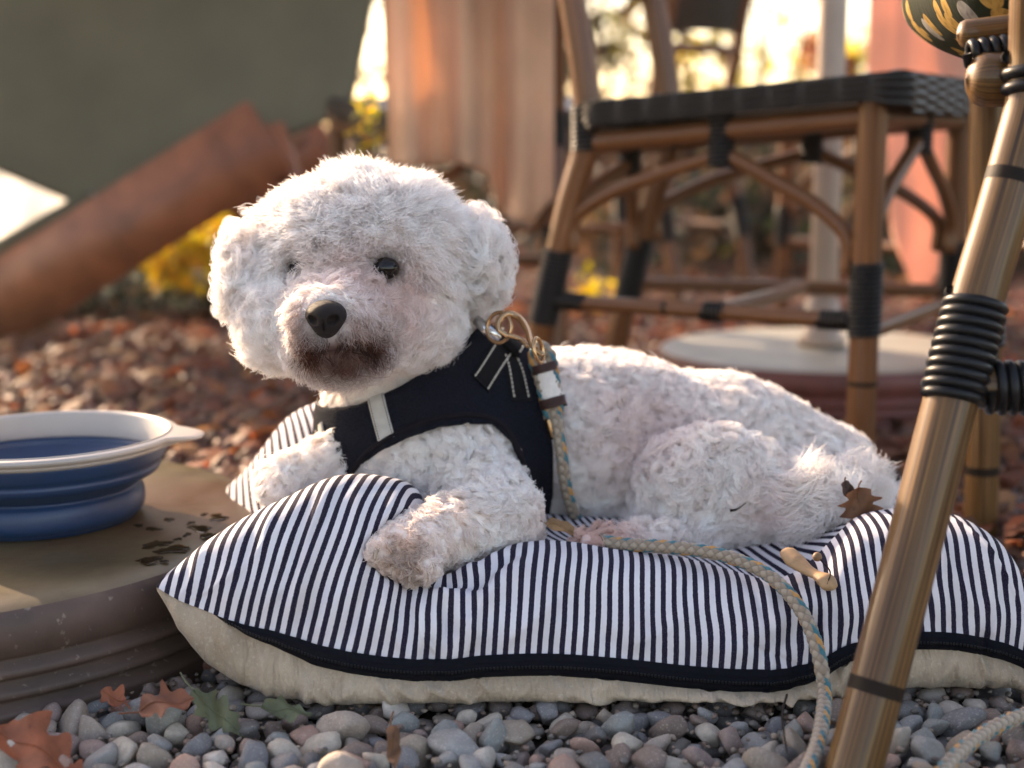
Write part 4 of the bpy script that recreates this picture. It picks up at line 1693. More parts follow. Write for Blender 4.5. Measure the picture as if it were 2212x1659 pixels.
# maple key
key = empty('maple_key', P(1740, 1240, .925), 'tan winged maple seed lying on the striped cushion', 'seed')
kp = [(P(1697, 1205, .945), .0045), (P(1712, 1222, .938), .0052), (P(1735, 1240, .930), .0036), (P(1757, 1252, .924), .0030), (P(1775, 1262, .918), .0048), (P(1783, 1274, .914), .0042)]
kc_ = spline(np.array([q[0] for q in kp]), 30)
kr_ = np.interp(np.linspace(0, 1, 30), np.linspace(0, 1, 6), [q[1] * 1.45 for q in kp])
pp, rr_ = round_end(kc_ + np.array([0, -.010, .006]), kr_)
a, b, u = tube(pp, rr_, 14, squash=.55)
obj('wing', a, b, plain('tan_seed_wing', (.40, .235, .12), .6, .25, 150, .3), key, u)
sp_ = spline(np.array([P(1783, 1272, .905), P(1790, 1245, .912), P(1775, 1225, .918), P(1762, 1212, .922)]), 16) + np.array([0, -.004, .004])
a, b, u = tube(sp_, .0005, 6)
st_o = obj('stalk', a, b, M['node'], key, u)
obj('seed', iv * .0030 + sp_[-1], if_, plain('brown_seed', (.22, .12, .06), .6, .3, 200, .3), key)

# ------------------------------------------------------------------ rattan chairs
def wrap(path, r, cord=.0022, turns=None):
    """cord wound round a pole: helix along path"""
    path = np.asarray(path, float)
    L = np.linalg.norm(np.diff(path, axis=0), axis=1).sum()
    turns = turns or max(2, int(L / (cord * 2.0)))
    m = turns * 18
    Ls = np.concatenate([[0], np.cumsum(np.linalg.norm(np.diff(path, axis=0), axis=1))])
    s0 = np.linspace(0, Ls[-1], m)
    p = np.stack([np.interp(s0, Ls, path[:, k]) for k in range(3)], 1)
    T, N_, B_ = frames(p)
    a = np.linspace(0, turns * 2 * np.pi, m)
    hel = p + (np.cos(a)[:, None] * N_ + np.sin(a)[:, None] * B_) * r
    return tube(hel, cord * 1.05, 8)


def pole(name, pts, r, parent, mat, n=40, rounded=True, nodes=(), ns=20):
    p = spline(np.array(pts, float), n) if len(pts) > 2 else np.array([np.array(pts[0]) + (np.array(pts[1]) - np.array(pts[0])) * f for f in np.linspace(0, 1, n)])
    rr_ = np.full(n, r, float)
    for f in nodes:
        rr_ *= 1 + .035 * np.exp(-((np.linspace(0, 1, n) - f) / .012) ** 2)
    q, rq = round_end(p, rr_, 4) if rounded else (p, rr_)
    a, b, u = tube(q, rq, ns)
    o = obj(name, a, b, mat, parent, u)
    for f in nodes:                                              # dark painted joint line
        i = int(f * (n - 1))
        dd = p[min(i + 1, n - 1)] - p[i - 1]
        dd = dd / np.linalg.norm(dd)
        a, b, u = tube(np.array([p[i] - dd * .0022, p[i], p[i] + dd * .0022]), r * 1.045, ns, cap=False)
        obj('joint_band', a, b, M['node'], o, u)
    return o, p


def cord_wrap(parent, path, r, cord=.0022):
    a, b, u = wrap(path, r + cord * .12, cord)
    return obj('cord_wrap', a, b, M['cord'], parent, u)


def weave_panel(g, amp, fu, fv):
    """g (nu, nv, 3) fine grid -> displaced like basket weave along its normals"""
    du_, dv_ = np.gradient(g, axis=0), np.gradient(g, axis=1)
    n_ = np.cross(du_, dv_)
    n_ /= np.linalg.norm(n_, axis=2)[..., None] + 1e-9
    i = np.arange(g.shape[0])[:, None]
    j = np.arange(g.shape[1])[None]
    w = np.sin(i * fu) * np.sign(np.sin(j * fv * .5)) + .8 * np.abs(np.sin(j * fv * .5))
    return g + n_ * (amp * w)[..., None]


def chair(RN, FN, wf, wr, sdir2, label, cat='chair', group='rattan bistro chairs', seat_front=.412, seat_rear=.385, pole_r=.0150, seatless=False, side_detail=True):
    """bistro chair from its near rear and near front leg positions; sdir2 = unit vector across to the far legs"""
    RN, FN, sd2 = np.array([*RN, 0.]), np.array([*FN, 0.]), np.array([*sdir2, 0.])
    fw = unit(FN - RN)
    RN2 = RN + sd2 * wr + fw * .0
    FF = FN + sd2 * wf
    RF = RN2
    t = empty('rattan_chair', (RN + FN + FF + RF) / 4, label, cat, group)
    up = np.array([0, 0, 1.0])
    bm = M['rattan']
    legs = {}
    for k, b0 in (('fn', FN), ('ff', FF)):
        o, p = pole('leg', [b0 + up * .0, b0 + up * (seat_front - .02)], pole_r, t, bm, nodes=(.27,))
        legs[k] = p
        cord_wrap(t, [b0 + up * .150, b0 + up * .225], pole_r, .0024)
    for k, b0 in (('rn', RN), ('rf', RF)):
        q = [b0 - fw * .088, b0 - fw * .058 + up * .13, b0 - fw * .022 + up * .27, b0 + up * .345, b0 - fw * .004 + up * .42, b0 - fw * .030 + up * .55, b0 - fw * .085 + up * .82]
        o, p = pole('leg', q, pole_r, t, bm, 70, nodes=(.2,))
        legs[k] = p
        cord_wrap(t, [b0 - fw * .055 + up * .14, b0 - fw * .034 + up * .225], pole_r, .0024)
        cord_wrap(t, [b0 + up * .335, b0 - fw * .001 + up * .385], pole_r, .0024)
    # seat rails under the weave
    zr, zf = seat_rear - .043, seat_front - .043
    c4 = [RN + up * zr, FN + up * zf, FF + up * zf, RF + up * zr]
    for a_, b_ in ((0, 1), (1, 2), (2, 3), (3, 0)):
        pole('seat_rail', [c4[a_], c4[b_]], .0115, t, bm, 12)
    # bent braces on the sides and front
    sides = ((0, 1), (1, 2), (3, 2), (0, 3))
    feet = [RN - fw * .036, FN, FF, RF - fw * .036]
    for a_, b_ in sides:
        A, B = feet[a_] + up * .225, feet[b_] + up * .215
        mid_ = (c4[a_] + c4[b_]) / 2 - up * .028
        ab = unit(np.array([*(B - A)[:2], 0]))
        A, B = A + ab * .020, B - ab * .020
        for X0, sg in ((A, 1), (B, -1)):
            q = [X0, X0 + ab * sg * .002 + up * .034, X0 * .74 + mid_ * .26 + up * .036, X0 * .38 + mid_ * .62 + up * .022, mid_ - ab * sg * .012, mid_ + up * .004 - ab * sg * .002]
            pole('brace', q, .0080, t, bm, 30, ns=12)
        cord_wrap(t, [mid_ + up * .046, mid_ - up * .010], .0125, .0022)
    # stretchers
    st = [RN - fw * .048 + up * .165, FN + up * .163, FF + up * .163, RF - fw * .048 + up * .165]
    pole('stretcher', [st[0], st[1]], .0085, t, bm, 16, nodes=(.45,))
    pole('stretcher', [st[3], st[2]], .0085, t, bm, 16)
    m0, m1 = (st[0] * .45 + st[1] * .55), (st[3] * .45 + st[2] * .55)
    pole('stretcher', [m0, m1], .0085, t, bm, 16)
    pole('stretcher', [st[1] - up * .012, st[2] - up * .012], .0085, t, bm, 16)
    for q in (st[0] + fw * .03, st[1] - fw * .03):
        cord_wrap(t, [q - fw * .018, q + fw * .018], .0085, .002)
    cord_wrap(t, [m0 - fw * .012, m0 + fw * .012], .0095, .002)
    # woven seat: skirt band and top
    ov = .026
    cs = [RN - fw * .004 - sd2 * ov + up * seat_rear, FN + fw * (ov + .012) - sd2 * ov + up * seat_front,
          FF + fw * (ov + .012) + sd2 * ov + up * seat_front, RF - fw * .004 + sd2 * ov + up * seat_rear]
    loop = []
    for i in range(4):
        a_, b_ = cs[i], cs[(i + 1) % 4]
        rc = .022
        ab = unit(b_ - a_)
        loop += [a_ + ab * rc, a_ * .5 + b_ * .5, b_ - ab * rc]
    ring_ = []
    for i in range(4):
        a_, b_ = cs[i], cs[(i + 1) % 4]
        ab = unit(b_ - a_)
        L_ = np.linalg.norm(b_ - a_)
        for f in np.linspace(.02, L_ - .02, 60):
            ring_.append(a_ + ab * f)
    ring_ = np.array(ring_)
    skh = np.concatenate([np.full(60, 1.0), np.full(60, 1.5), np.full(60, 1.0), np.full(60, 1.0)])
    for _ in range(8):
        skh = (np.roll(skh, 1) + skh * 2 + np.roll(skh, -1)) / 4
    nvs = 33
    g = np.zeros((nvs, 240, 3))
    cen = ring_.mean(0)
    for i in range(nvs):
        f = i / (nvs - 1)
        out = 1 + .012 * math.sin(math.pi * f)
        g[i] = cen + (ring_ - cen) * np.array([out, out, 1]) - up * (.026 * f * skh)[:, None]
    gg = np.concatenate([g, g[:, :1]], 1)
    gw = weave_panel(gg, .0016, .8, 1.0)
    obj('seat_skirt', gw.reshape(-1, 3), grid_faces(nvs, 241), M['wicker'], t)
    gn = 50
    A4 = np.array(cs)
    uu_, vv_ = np.meshgrid(np.linspace(.015, .985, gn), np.linspace(.015, .985, gn), indexing='ij')
    tp_ = (A4[0] * ((1 - uu_) * (1 - vv_))[..., None] + A4[1] * (uu_ * (1 - vv_))[..., None] + A4[2] * (uu_ * vv_)[..., None] + A4[3] * ((1 - uu_) * vv_)[..., None])
    tp_[..., 2] -= .010 * np.sin(np.pi * uu_) * np.sin(np.pi * vv_) - .001
    wt_ = weave_panel(tp_, .0012, 1.6, 1.6)
    obj('woven_seat', wt_.reshape(-1, 3), grid_faces(gn, gn), M['wicker'], t)
    bt = tp_ - np.array([0, 0, .014])
    obj('seat_underside', bt.reshape(-1, 3), grid_faces(gn, gn)[:, ::-1], M['wicker'], t)
    # back: two curved rails and a woven panel
    tops = [legs['rn'][-1], legs['rf'][-1]]
    bow = -fw * .035
    for zf_ in (1.0, .48):
        i = int(44 + (69 - 44) * zf_)
        a_, b_ = legs['rn'][i], legs['rf'][i]
        pole('back_rail', [a_, (a_ + b_) / 2 + bow, b_], .011, t, bm, 24)
    i0, i1 = 58, 68
    n1 = 40
    pa = legs['rn'][i0:i1]
    pb = legs['rf'][i0:i1]
    gq = np.zeros((n1, len(pa), 3))
    for k in range(n1):
        f = k / (n1 - 1)
        gq[k] = pa * (1 - f) + pb * f + bow * math.sin(math.pi * f)
    gq = spline(gq.transpose(1, 0, 2).reshape(len(pa), -1), 30).reshape(30, n1, 3)
    obj('back_panel', weave_panel(gq, .0012, 1.6, 1.6).reshape(-1, 3), grid_faces(30, n1), M['wicker'], t)
    return t


def rot2(a):
    return (math.cos(a), math.sin(a))


bg_chair = chair((.0825, 1.667), (.358, 1.50), .36, .22, (.5, .866), 'brown rattan bistro chair with dark woven seat standing behind the dog')


def copy_tree(o, parent=None):
    c = o.copy()
    COL.objects.link(c)
    c.parent = parent
    c.matrix_parent_inverse = o.matrix_parent_inverse.copy()
    for ch in o.children:
        copy_tree(ch, c)
    return c


def place_copy(src, loc, rz, label):
    c = copy_tree(src)
    c.location = Vector(loc)
    c.rotation_euler = (0, 0, rz)
    c['label'] = label
    return c


# ------------------------------------------------------------------ the chair in the foreground
fg = empty('rattan_chair', (.45, 1.0, 0), 'bamboo chair with a leaf-print seat pad, its wrapped leg crossing the striped cushion', 'chair', 'rattan bistro chairs')
LEGA = [P(1828, 1705, .762), P(1845, 1659, .765), P(1955, 1250, .793), P(2058, 850, .822), P(2112, 640, .838), P(2160, 480, .848), P(2205, 320, .857), P(2228, 230, .862), P(2236, 150, .864), P(2240, 40, .862), P(2246, -200, .850), P(2262, -900, .80)]
o_, pa_ = pole('leg', LEGA, .0152, fg, M['bamboo'], 120, ns=36)


def seg_of(p, z0, z1):
    i = [k for k in range(len(p)) if z0 <= p[k][2] <= z1]
    return p[i[0]:i[-1] + 1]


def band_at(p, z, r, parent):
    k = int(np.argmin(np.abs(p[:, 2] - z)))
    d_ = unit(p[k + 1] - p[k - 1])
    a, b, u = tube(np.array([p[k] - d_ * .0038, p[k], p[k] + d_ * .0038]), r * 1.006, 36, cap=False)
    obj('joint_band', a, b, M['node'], parent, u)


def z_at(y, Y):
    return P(1106, y, Y)[2]


band_at(pa_, z_at(1462, .780), .0152, o_)
band_at(pa_, z_at(385, .853), .0152, o_)
cord_wrap(fg, seg_of(pa_, z_at(868, .822), z_at(632, .838)), .0152, .0030)
cord_wrap(fg, seg_of(pa_, z_at(205, .863), z_at(120, .864)), .0152, .0036)
# far front leg, stretcher, rails
FB = P(2122, 1060, 1.30) * np.array([1, 1, 0])
o_, pb_ = pole('leg', [FB, P(2124, 900, 1.30), P(2128, 560, 1.30), P(2134, 180, 1.30)], .0150, fg, M['bamboo'], 60, ns=28)
band_at(pb_, z_at(1012, 1.30), .0150, o_)
cord_wrap(fg, seg_of(pb_, .165, .235), .0150, .0028)
ws = P(2085, 800, .835)
we = np.array([FB[0], FB[1], .20])
pole('stretcher', [ws + (we - ws) * .0, we], .0125, fg, M['bamboo'], 20)
cord_wrap(fg, [ws + (we - ws) * .02, ws + (we - ws) * .16], .0125, .0030)
sw = P(2085, 835, .830)
pole('stretcher', [sw, sw + np.array([.36, -.055, .0])], .0125, fg, M['bamboo'], 20)
cord_wrap(fg, [sw + np.array([.012, -.002, 0]), sw + np.array([.062, -.009, 0])], .0125, .0030)
# two legs beyond the picture
side = np.array([.385, -.06, 0])
for src in (LEGA,):
    o_, pc_ = pole('leg', [np.asarray(q) + side for q in src], .0152, fg, M['bamboo'], 120, ns=24)
pole('leg', [FB + side, FB + side + np.array([0, 0, .38])], .0150, fg, M['bamboo'], 20)
# rear seat rail with its rounded stub, upper rail, wraps
ra_ = P(2122, 172, .885)
o_, p_ = pole('seat_rail', [ra_, ra_ + np.array([.20, -.01, .002]), ra_ + np.array([.42, -.04, .0])], .0158, fg, M['bamboo'], 40, ns=28)
rb_ = P(2086, 74, .905)
pole('seat_rail', [rb_, rb_ + np.array([.10, -.004, .012])], .0085, fg, M['bamboo'], 20)
wq = P(2085, 118, .892)
cord_wrap(fg, [wq, wq + np.array([.045, -.008, .006])], .0060, .0026)
pole('seat_rail', [ra_ + np.array([.03, .02, .004]), P(2134, 186, 1.30)], .012, fg, M['bamboo'], 20)


# patterned seat pad
def mat_pad():
    t = NT('leaf_print_fabric')
    v = t.coord('Object')
    mp = t.n('ShaderNodeMapping')
    mp.inputs['Rotation'].default_value = (.4, .9, .5)
    mp.inputs['Scale'].default_value = (30, 60, 46)
    t.l(v, mp.inputs[0])
    w = t.n('ShaderNodeTexVoronoi', Scale=1.0, feature='F1', Randomness=.9)
    t.l(mp.outputs[0], w.inputs['Vector'])
    leafm = t.ramp(w.outputs['Distance'], [(.40, (1, 1, 1)), (.44, (0, 0, 0))])
    sep = t.n('ShaderNodeSeparateColor')
    t.l(w.outputs['Color'], sep.inputs[0])
    lc = t.ramp(sep.outputs[0], [(.0, (.36, .22, .06)), (.5, (.30, .19, .055)), (.7, (.24, .23, .22)), (.85, (.010, .016, .009))], 'CONSTANT')
    st = t.coord('Object', (240, 240, 40))
    c = t.mix(leafm, (.008, .014, .007), lc)
    c = t.mix(t.ramp(t.noise(st, 1.0, 2), [(.45, (0, 0, 0)), (.65, (.8, .8, .8))]), c, t.mix(.5, c, (.01, .01, .008)))
    t.set(Base_Color=c, Roughness=.85, Specular_IOR_Level=.15)
    t.bump(t.noise(st, 1.0, 2), .5, .001)
    return t.m


def pad_shape(c, h, e=.45, n=64):
    th = np.linspace(-np.pi / 2, np.pi / 2, n)
    ph = np.linspace(0, 2 * np.pi, n * 2, endpoint=False)
    sg = lambda v, e_: np.sign(v) * np.abs(v) ** e_
    T, Q = np.meshgrid(th, ph, indexing='ij')
    V = np.stack([h[0] * sg(np.cos(T), .8) * sg(np.cos(Q), .5), h[1] * sg(np.cos(T), .8) * sg(np.sin(Q), .5), h[2] * sg(np.sin(T), .9)], -1).reshape(-1, 3) + c
    return V, [grid_faces(n, 2 * n, False, True)], V[:, :2]


a, b, u = pad_shape(np.array([.440, 1.02, .444]), (.168, .115, .056))
obj('seat_pad', a, b, mat_pad(), fg, u)

# ------------------------------------------------------------------ furniture further back
ORG = np.array(bg_chair.location)
_fw = unit(np.array([.358 - .0825, 1.50 - 1.667, 0]))
_rm = np.array([.0825, 1.667, 0]) + np.array([.5, .866, 0]) * .11
BACK_REL = _rm - _fw * .085 - ORG


def chair_back_at(x, y, a, label):
    c, s_ = math.cos(a), math.sin(a)
    q = np.array([BACK_REL[0] * c - BACK_REL[1] * s_, BACK_REL[0] * s_ + BACK_REL[1] * c, 0])
    return place_copy(bg_chair, (x - q[0], y - q[1], 0), a, label)


chair_back_at(-.055, 2.02, R(118), 'rattan chair with an orange blanket over its back, behind the dog head')
chair_back_at(.84, 2.42, R(135), 'rattan chair with a salmon blanket over its back, behind the parasol pole')
chair_back_at(.42, 3.05, R(160), 'farther rattan chair seen through the legs of the chair behind the dog')


def blanket(c, wdir, w, ztop, hem_f, hem_b, mat, label, nf=4.5, amp=.022, seed=0, name='blanket'):
    """cloth hung over a rail: c = rail middle (x, y), wdir = unit along the rail, hem_f(s) = height of the front hem"""
    nu, nv = 90, 80
    wd = np.array([*wdir, 0.])
    nd = np.array([wdir[1], -wdir[0], 0.])
    if nd[1] > 0:
        nd = -nd
    r = np.random.default_rng(seed)
    p1, p2 = r.uniform(0, 6, 2)
    g = np.zeros((nv, nu, 3))
    for i in range(nu):
        s0 = i / (nu - 1)
        hf, hb = hem_f(s0), hem_b(s0)
        for j in range(nv):
            f = j / (nv - 1)
            if f < .6:
                h = hf + (ztop - hf) * (f / .6)
                k = 1 - f / .6
                y_ = .018 + .035 * k
                sg = 1
            elif f < .66:
                a_ = (f - .6) / .06 * math.pi
                h = ztop + .018 * math.sin(a_)
                y_ = .018 * math.cos(a_)
                k = 0
            else:
                k = (f - .66) / .34
                h = ztop - (ztop - hb) * k
                y_ = -.018 - .02 * k
            fold_ = amp * (.25 + .75 * k ** .7) * (math.sin(s0 * nf * 6.283 + p1 + .6 * math.sin(3 * k)) + .4 * math.sin(s0 * nf * 14.1 + p2))
            squeeze = 1 - .10 * k * math.sin(s0 * 3.14)
            g[j, i] = np.array([c[0], c[1], 0]) + wd * w * (s0 - .5) * squeeze + nd * (y_ + fold_) + np.array([0, 0, h])
    V1 = g.reshape(-1, 3)
    o = obj(name, V1, grid_faces(nv, nu), mat)
    so = o.modifiers.new('thick', 'SOLIDIFY')
    so.thickness = .004
    return tag(o, label, 'blanket')


blanket((-.055, 2.03), (1, 0), .215, .80, lambda s: np.interp(s, [0, .45, .62, .7, .9, 1], [.31, .315, .30, .245, .238, .27]), lambda s: .45, M['orange_cloth'],
        'orange fleece blanket hanging in folds over a chair back behind the dog head', 2.6, .020, 4)
blanket((.765, 2.45), (.96, -.28), .37, .80, lambda s: np.interp(s, [0, .07, .12, .24, .36, .5, 1], [.44, .42, .20, .085, .15, .22, .30]), lambda s: .45, M['salmon_cloth'],
        'salmon fleece blanket hanging to a point behind the parasol pole', 2.2, .016, 9)

# parasol base and pole behind the chair
PB = G(1775, 748, .067) * np.array([1, 1, 0])
b2 = parasol_base(PB, .225, .067, 'round parasol stand with pale top and dark red side behind the chair')
_rd = plain('dark_red_side', (.13, .035, .028), .55, .3, 20, .2)
_pt = plain('pale_stone_top', (.30, .275, .225), .5, .18, 18, .2)
for ch in b2.children:
    ch.data.materials.clear()
    ch.data.materials.append(_pt if ch.name.startswith('top') else _rd)
po = empty('parasol_pole', PB + np.array([0, 0, .067]), 'pale painted parasol pole standing on the dark red round base', 'pole')
pole('pole', [PB + np.array([0, 0, .067]), PB + np.array([0, 0, 1.9])], .019, po, M['pole'], 10, ns=28)
a, b, u = lathe([(.019, .067), (.032, .069), (.032, .080), (.024, .085), (.023, .13), (.0195, .133)], 32, PB)
obj('sleeve', a, b, M['pole'], po, u)

# wooden deck chair behind the bowl: slanting side boards, dark canvas held by a frame
FY = 2.60
K_ = FY / .37
dk = empty('deck_chair', P(0, 700, FY) * np.array([1, 1, 0]), 'red-brown wooden deck chair with dark olive canvas standing behind the bowl', 'deck chair')


def beam(name, p, q, h, th, mat, parent=None):
    p, q = np.asarray(p), np.asarray(q)
    d_ = (q - p) / 2
    up_ = np.cross(unit(d_), np.array([0, 1.0, 0]))
    if np.linalg.norm(up_) < .1:
        up_ = np.array([0, 0, 1.0])
    side_ = unit(np.cross(unit(up_), unit(d_)))
    a, b, u = box((p + q) / 2, d_, side_ * th / 2, unit(up_) * h / 2, .3)
    return obj(name, a, b, mat, parent or dk, u)


p0, p1 = P(0, 660, FY), P(584, 292, FY)
foot = p0 + (p0 - p1) * (p0[2] / (p1[2] - p0[2]))
deep = np.array([0, .58, 0])
for dd_ in (0 * deep, deep):
    beam('side_board', foot + dd_, p1 + dd_, .0200 * K_, .032, M['red_wood'])
    tip = p1 + dd_ + np.array([.0, .03, .02])
    beam('prop_leg', tip, np.array([tip[0] + .10, tip[1], 0]), .040, .030, M['red_wood'])
beam('cross_bar', p1 + np.array([-.03, .01, .0]), p1 + deep + np.array([-.03, 0, 0]), .03, .03, M['red_wood'])
beam('cross_bar', p0 + np.array([0, .01, .0]), p0 + deep, .03, .03, M['red_wood'])
xs_ = np.linspace(-420, 760, 80)
cg = np.zeros((40, 80, 3))
for i, x in enumerate(xs_):
    ylo = np.interp(x, [-420, -260, 0, 150, 240, 541, 620, 760], [230, 285, 372, 436, 425, 285, 300, 240])
    for j in range(40):
        f = j / 39
        y = ylo * (1 - f) + (-300) * f
        x2 = x + f * np.clip((x - 300) / 460, 0, 1) * 110
        cg[j, i] = P(x2, y, FY + .06 + .16 * math.sin(math.pi * f * .6) + .03 * math.sin(x / 200.0))
o = obj('canvas', cg.reshape(-1, 3), grid_faces(40, 80), M['olive_cloth'], dk)
o.modifiers.new('thick', 'SOLIDIFY').thickness = .006
beam('top_bar', cg[-1, 0] + np.array([-.03, .02, .01]), cg[-1, -1] + np.array([.02, .02, .01]), .035, .030, M['red_wood'])
bk = cg[-1, 0] + np.array([-.02, .03, 0])
beam('back_post', np.array([bk[0] - .05, bk[1] + .10, 0]), bk, .040, .030, M['red_wood'])
bk = cg[-1, -1] + np.array([-.06, .05, 0])
beam('back_post', p1 + np.array([-.06, .30, 0]), bk, .040, .030, M['red_wood'])
beam('canvas_batten', P(-420, 780, FY + .05), P(205, 425, FY + .05), .034, .040, M['olive_cloth'])

wb = empty('bright_screen', P(-100, 566, 4.2) * np.array([1, 1, 0]), 'added white translucent screen standing in for a bright gap beyond the deck chair', 'bright_screen')  # added backlit cloth that makes the bright patch beside the deck chair board
wc_ = np.zeros((24, 20, 3))
for i in range(24):
    for j in range(20):
        q = P(-420 + 640 * i / 23, 320, 4.2)
        wc_[i, j] = np.array([q[0], 4.2 + .02 * math.sin(i * .9) * math.sin(j * .15), .01 + (q[2] - .01) * j / 19])
o = obj('canvas', wc_.reshape(-1, 3), grid_faces(24, 20), M['white_cloth'], wb)
o.modifiers.new('thick', 'SOLIDIFY').thickness = .003
for i in (0, 8, 23):
    q = wc_[i, 0] + np.array([0, .02, 0])
    beam('post', q * np.array([1, 1, 0]), np.array([q[0], q[1], wc_[i, -1][2] + .03]), .022, .022, M['red_wood'], wb)


# ------------------------------------------------------------------ plants
def leaf_cloud(C, Rd, n, size, pal, r, shell=.5, flat=0.0):
    """n small bent leaves in an ellipsoid; returns V, F, col"""
    u = unit(r.normal(size=(n, 3)))
    rad_ = (shell + (1 - shell) * r.random(n)) ** .6
    c = np.asarray(C) + u * rad_[:, None] * np.asarray(Rd)
    c += np.stack([sn(c, 3 / max(Rd), 1.), sn(c, 3 / max(Rd), 2.), sn(c, 3 / max(Rd), 3.)], 1) * np.asarray(Rd) * .25
    a = unit(r.normal(size=(n, 3)) + np.array([0, 0, -.3]))
    b = unit(np.cross(a, r.normal(size=(n, 3))))
    nn_ = np.cross(a, b)
    s0 = size * r.uniform(.6, 1.3, n)[:, None]
    V = np.stack([c - a * s0, c - b * s0 * .42 + nn_ * s0 * .12, c + a * s0, c + b * s0 * .42 + nn_ * s0 * .12], 1)
    F = np.arange(n * 4).reshape(n, 4)
    F = np.concatenate([F[:, [0, 1, 2]], F[:, [0, 2, 3]]])
    pal = np.asarray(pal)
    col = pal[r.integers(0, len(pal), n)] * r.uniform(.6, 1.25, n)[:, None]
    return V.reshape(-1, 3), F, np.repeat(np.clip(col, 0, .9), 4, 0)


YEL = [(.78, .56, .02), (.82, .62, .03), (.62, .50, .03), (.78, .42, .02)]
YGR = [(.50, .46, .06), (.30, .34, .05), (.62, .48, .06)]
DKG = [(.030, .042, .018), (.045, .055, .02), (.06, .05, .025), (.025, .03, .018)]
BRN = [(.16, .075, .04), (.20, .10, .05), (.11, .06, .035), (.24, .12, .05)]
GRG = [(.30, .34, .30), (.22, .27, .23), (.12, .16, .09), (.36, .38, .33)]
REDL = [(.45, .07, .03), (.36, .09, .04), (.50, .14, .05)]
sr = np.random.default_rng(5)


def shrub(name, c, Rd, n, size, pal, label, cat, group, clumps=5, stem=True, shell=.4):
    c = np.asarray(c, float)
    t = empty(name, (c[0], c[1], 0), label, cat, group)
    Vs, Fs, Cs, o_ = [], [], [], 0
    for k in range(clumps):
        cc = c + sr.normal(0, .38, 3) * np.asarray(Rd)
        V, F, cl = leaf_cloud(cc, np.asarray(Rd) * sr.uniform(.45, .8), n // clumps, size, pal, sr, shell)
        V[:, 2] = np.maximum(V[:, 2], .0)
        Vs.append(V); Fs.append(F + o_); Cs.append(cl); o_ += len(V)
    obj('foliage', np.vstack(Vs), np.vstack(Fs), M['leaf'], t, col=np.vstack(Cs), smooth=False)
    if stem:
        parts = []
        for k in range(4):
            e = c + sr.normal(0, .3, 3) * np.asarray(Rd)
            e[2] = c[2] + abs(sr.normal(0, .3)) * Rd[2]
            b0 = np.array([c[0] + sr.normal(0, .06) * Rd[0], c[1] + sr.normal(0, .06) * Rd[1], -.02])
            pth = spline(np.array([b0, (b0 + e) / 2 + sr.normal(0, .05, 3) * Rd[0], e]), 14)
            parts.append(tube(pth, np.linspace(.02, .004, 14) * max(Rd[0], .15) * 1.6, 8))
        a, b, u = merge(parts)
        obj('stem', a, b, M['bark'], t, u)
    return t


def at_px(x, y, Y):
    return P(x, y, Y)


LOWG = 'low plants along the gravel edge'
shrub('yellow_shrub', at_px(405, 540, 2.9), (.105, .10, .080), 330, .022, YEL, 'low bright yellow autumn shrub behind the bowl', 'shrub', LOWG, 4)
shrub('yellow_shrub', at_px(790, 250, 1.95), (.030, .04, .045), 90, .0075, YEL + YGR, 'yellow autumn shrub between the deck chair and the orange blanket', 'shrub', LOWG, 5)
for k, (x, y, Y, s_) in enumerate([(120, 700, 2.95, 1), (230, 680, 2.95, 1.1), (330, 650, 3.05, 1.2), (430, 660, 2.9, 1.1), (500, 690, 2.85, 1.0), (30, 725, 2.8, .9)]):
    shrub('ground_cover_plant', at_px(x, y, Y) * np.array([1, 1, 0]) + np.array([0, 0, .05 * s_]), (.12 * s_, .10, .055 * s_), 240, .018, GRG + DKG + [(.50, .33, .20)], 'low silvery green plant at the gravel edge beyond the bowl', 'plant', LOWG, 3, stem=True)
shrub('dry_shrub', at_px(300, 640, 3.3) * np.array([1, 1, 0]) + np.array([0, 0, .08]), (.22, .14, .07), 320, .024, [(.50, .30, .14), (.42, .20, .10), (.55, .40, .20)], 'dry orange-brown plant below the yellow shrub', 'plant', LOWG, 4)
for k, (x, y, Y, pal, lab) in enumerate([(1600, 575, 4.4, YEL + YGR, 'yellow-green plant seen under the rattan seat'), (1690, 520, 4.8, YEL + REDL, 'yellow and red plant seen beside the rattan chair front leg'),
                                         (1620, 480, 5.2, REDL + BRN, 'red autumn plant seen below the rattan seat rail'), (1290, 470, 4.2, YEL, 'small yellow plant seen beside the rattan chair rear leg'),
                                         (1240, 670, 3.0, YEL, 'small yellow tuft on the ground behind the chair rear leg')]):
    q = at_px(x, y, Y)
    shrub('autumn_plant', np.array([q[0], q[1], max(q[2], .04)]), (.10, .10, .06), 60, .020, pal, lab, 'plant', LOWG, 3)
# sunlit yellow tree behind the seat
HG = 'hedge shrubs along the back of the terrace'
shrub('yellow_tree', (1.20, 7.2, .95), (.62, .5, .42), 900, .050, YEL + YGR + [(.75, .65, .25)], 'bright yellow autumn tree with light coming through behind the chair seat', 'tree', HG, 7, shell=.2)
shrub('red_shrub', at_px(1775, 110, 5.5), (.09, .10, .13), 260, .026, REDL, 'small red shrub in front of the yellow tree', 'shrub', HG, 3)
hedge = [(-5.2, 6.0, 1.7), (-4.1, 6.4, 1.5), (-3.1, 6.6, 1.6), (-2.2, 6.9, 1.5), (-1.5, 7.4, 1.35), (.15, 7.6, 1.30), (2.75, 7.2, 1.4), (3.6, 6.9, 1.6), (4.6, 6.5, 1.5), (5.7, 6.0, 1.7)]
for k, (x, y, h) in enumerate(hedge):
    shrub('hedge_shrub', (x, y, h * .5), (.75, .55, h * .55), 1500, .06, DKG + (BRN if k % 2 else []), 'tall dark evergreen hedge shrub at the back of the terrace', 'hedge shrub', HG, 8)
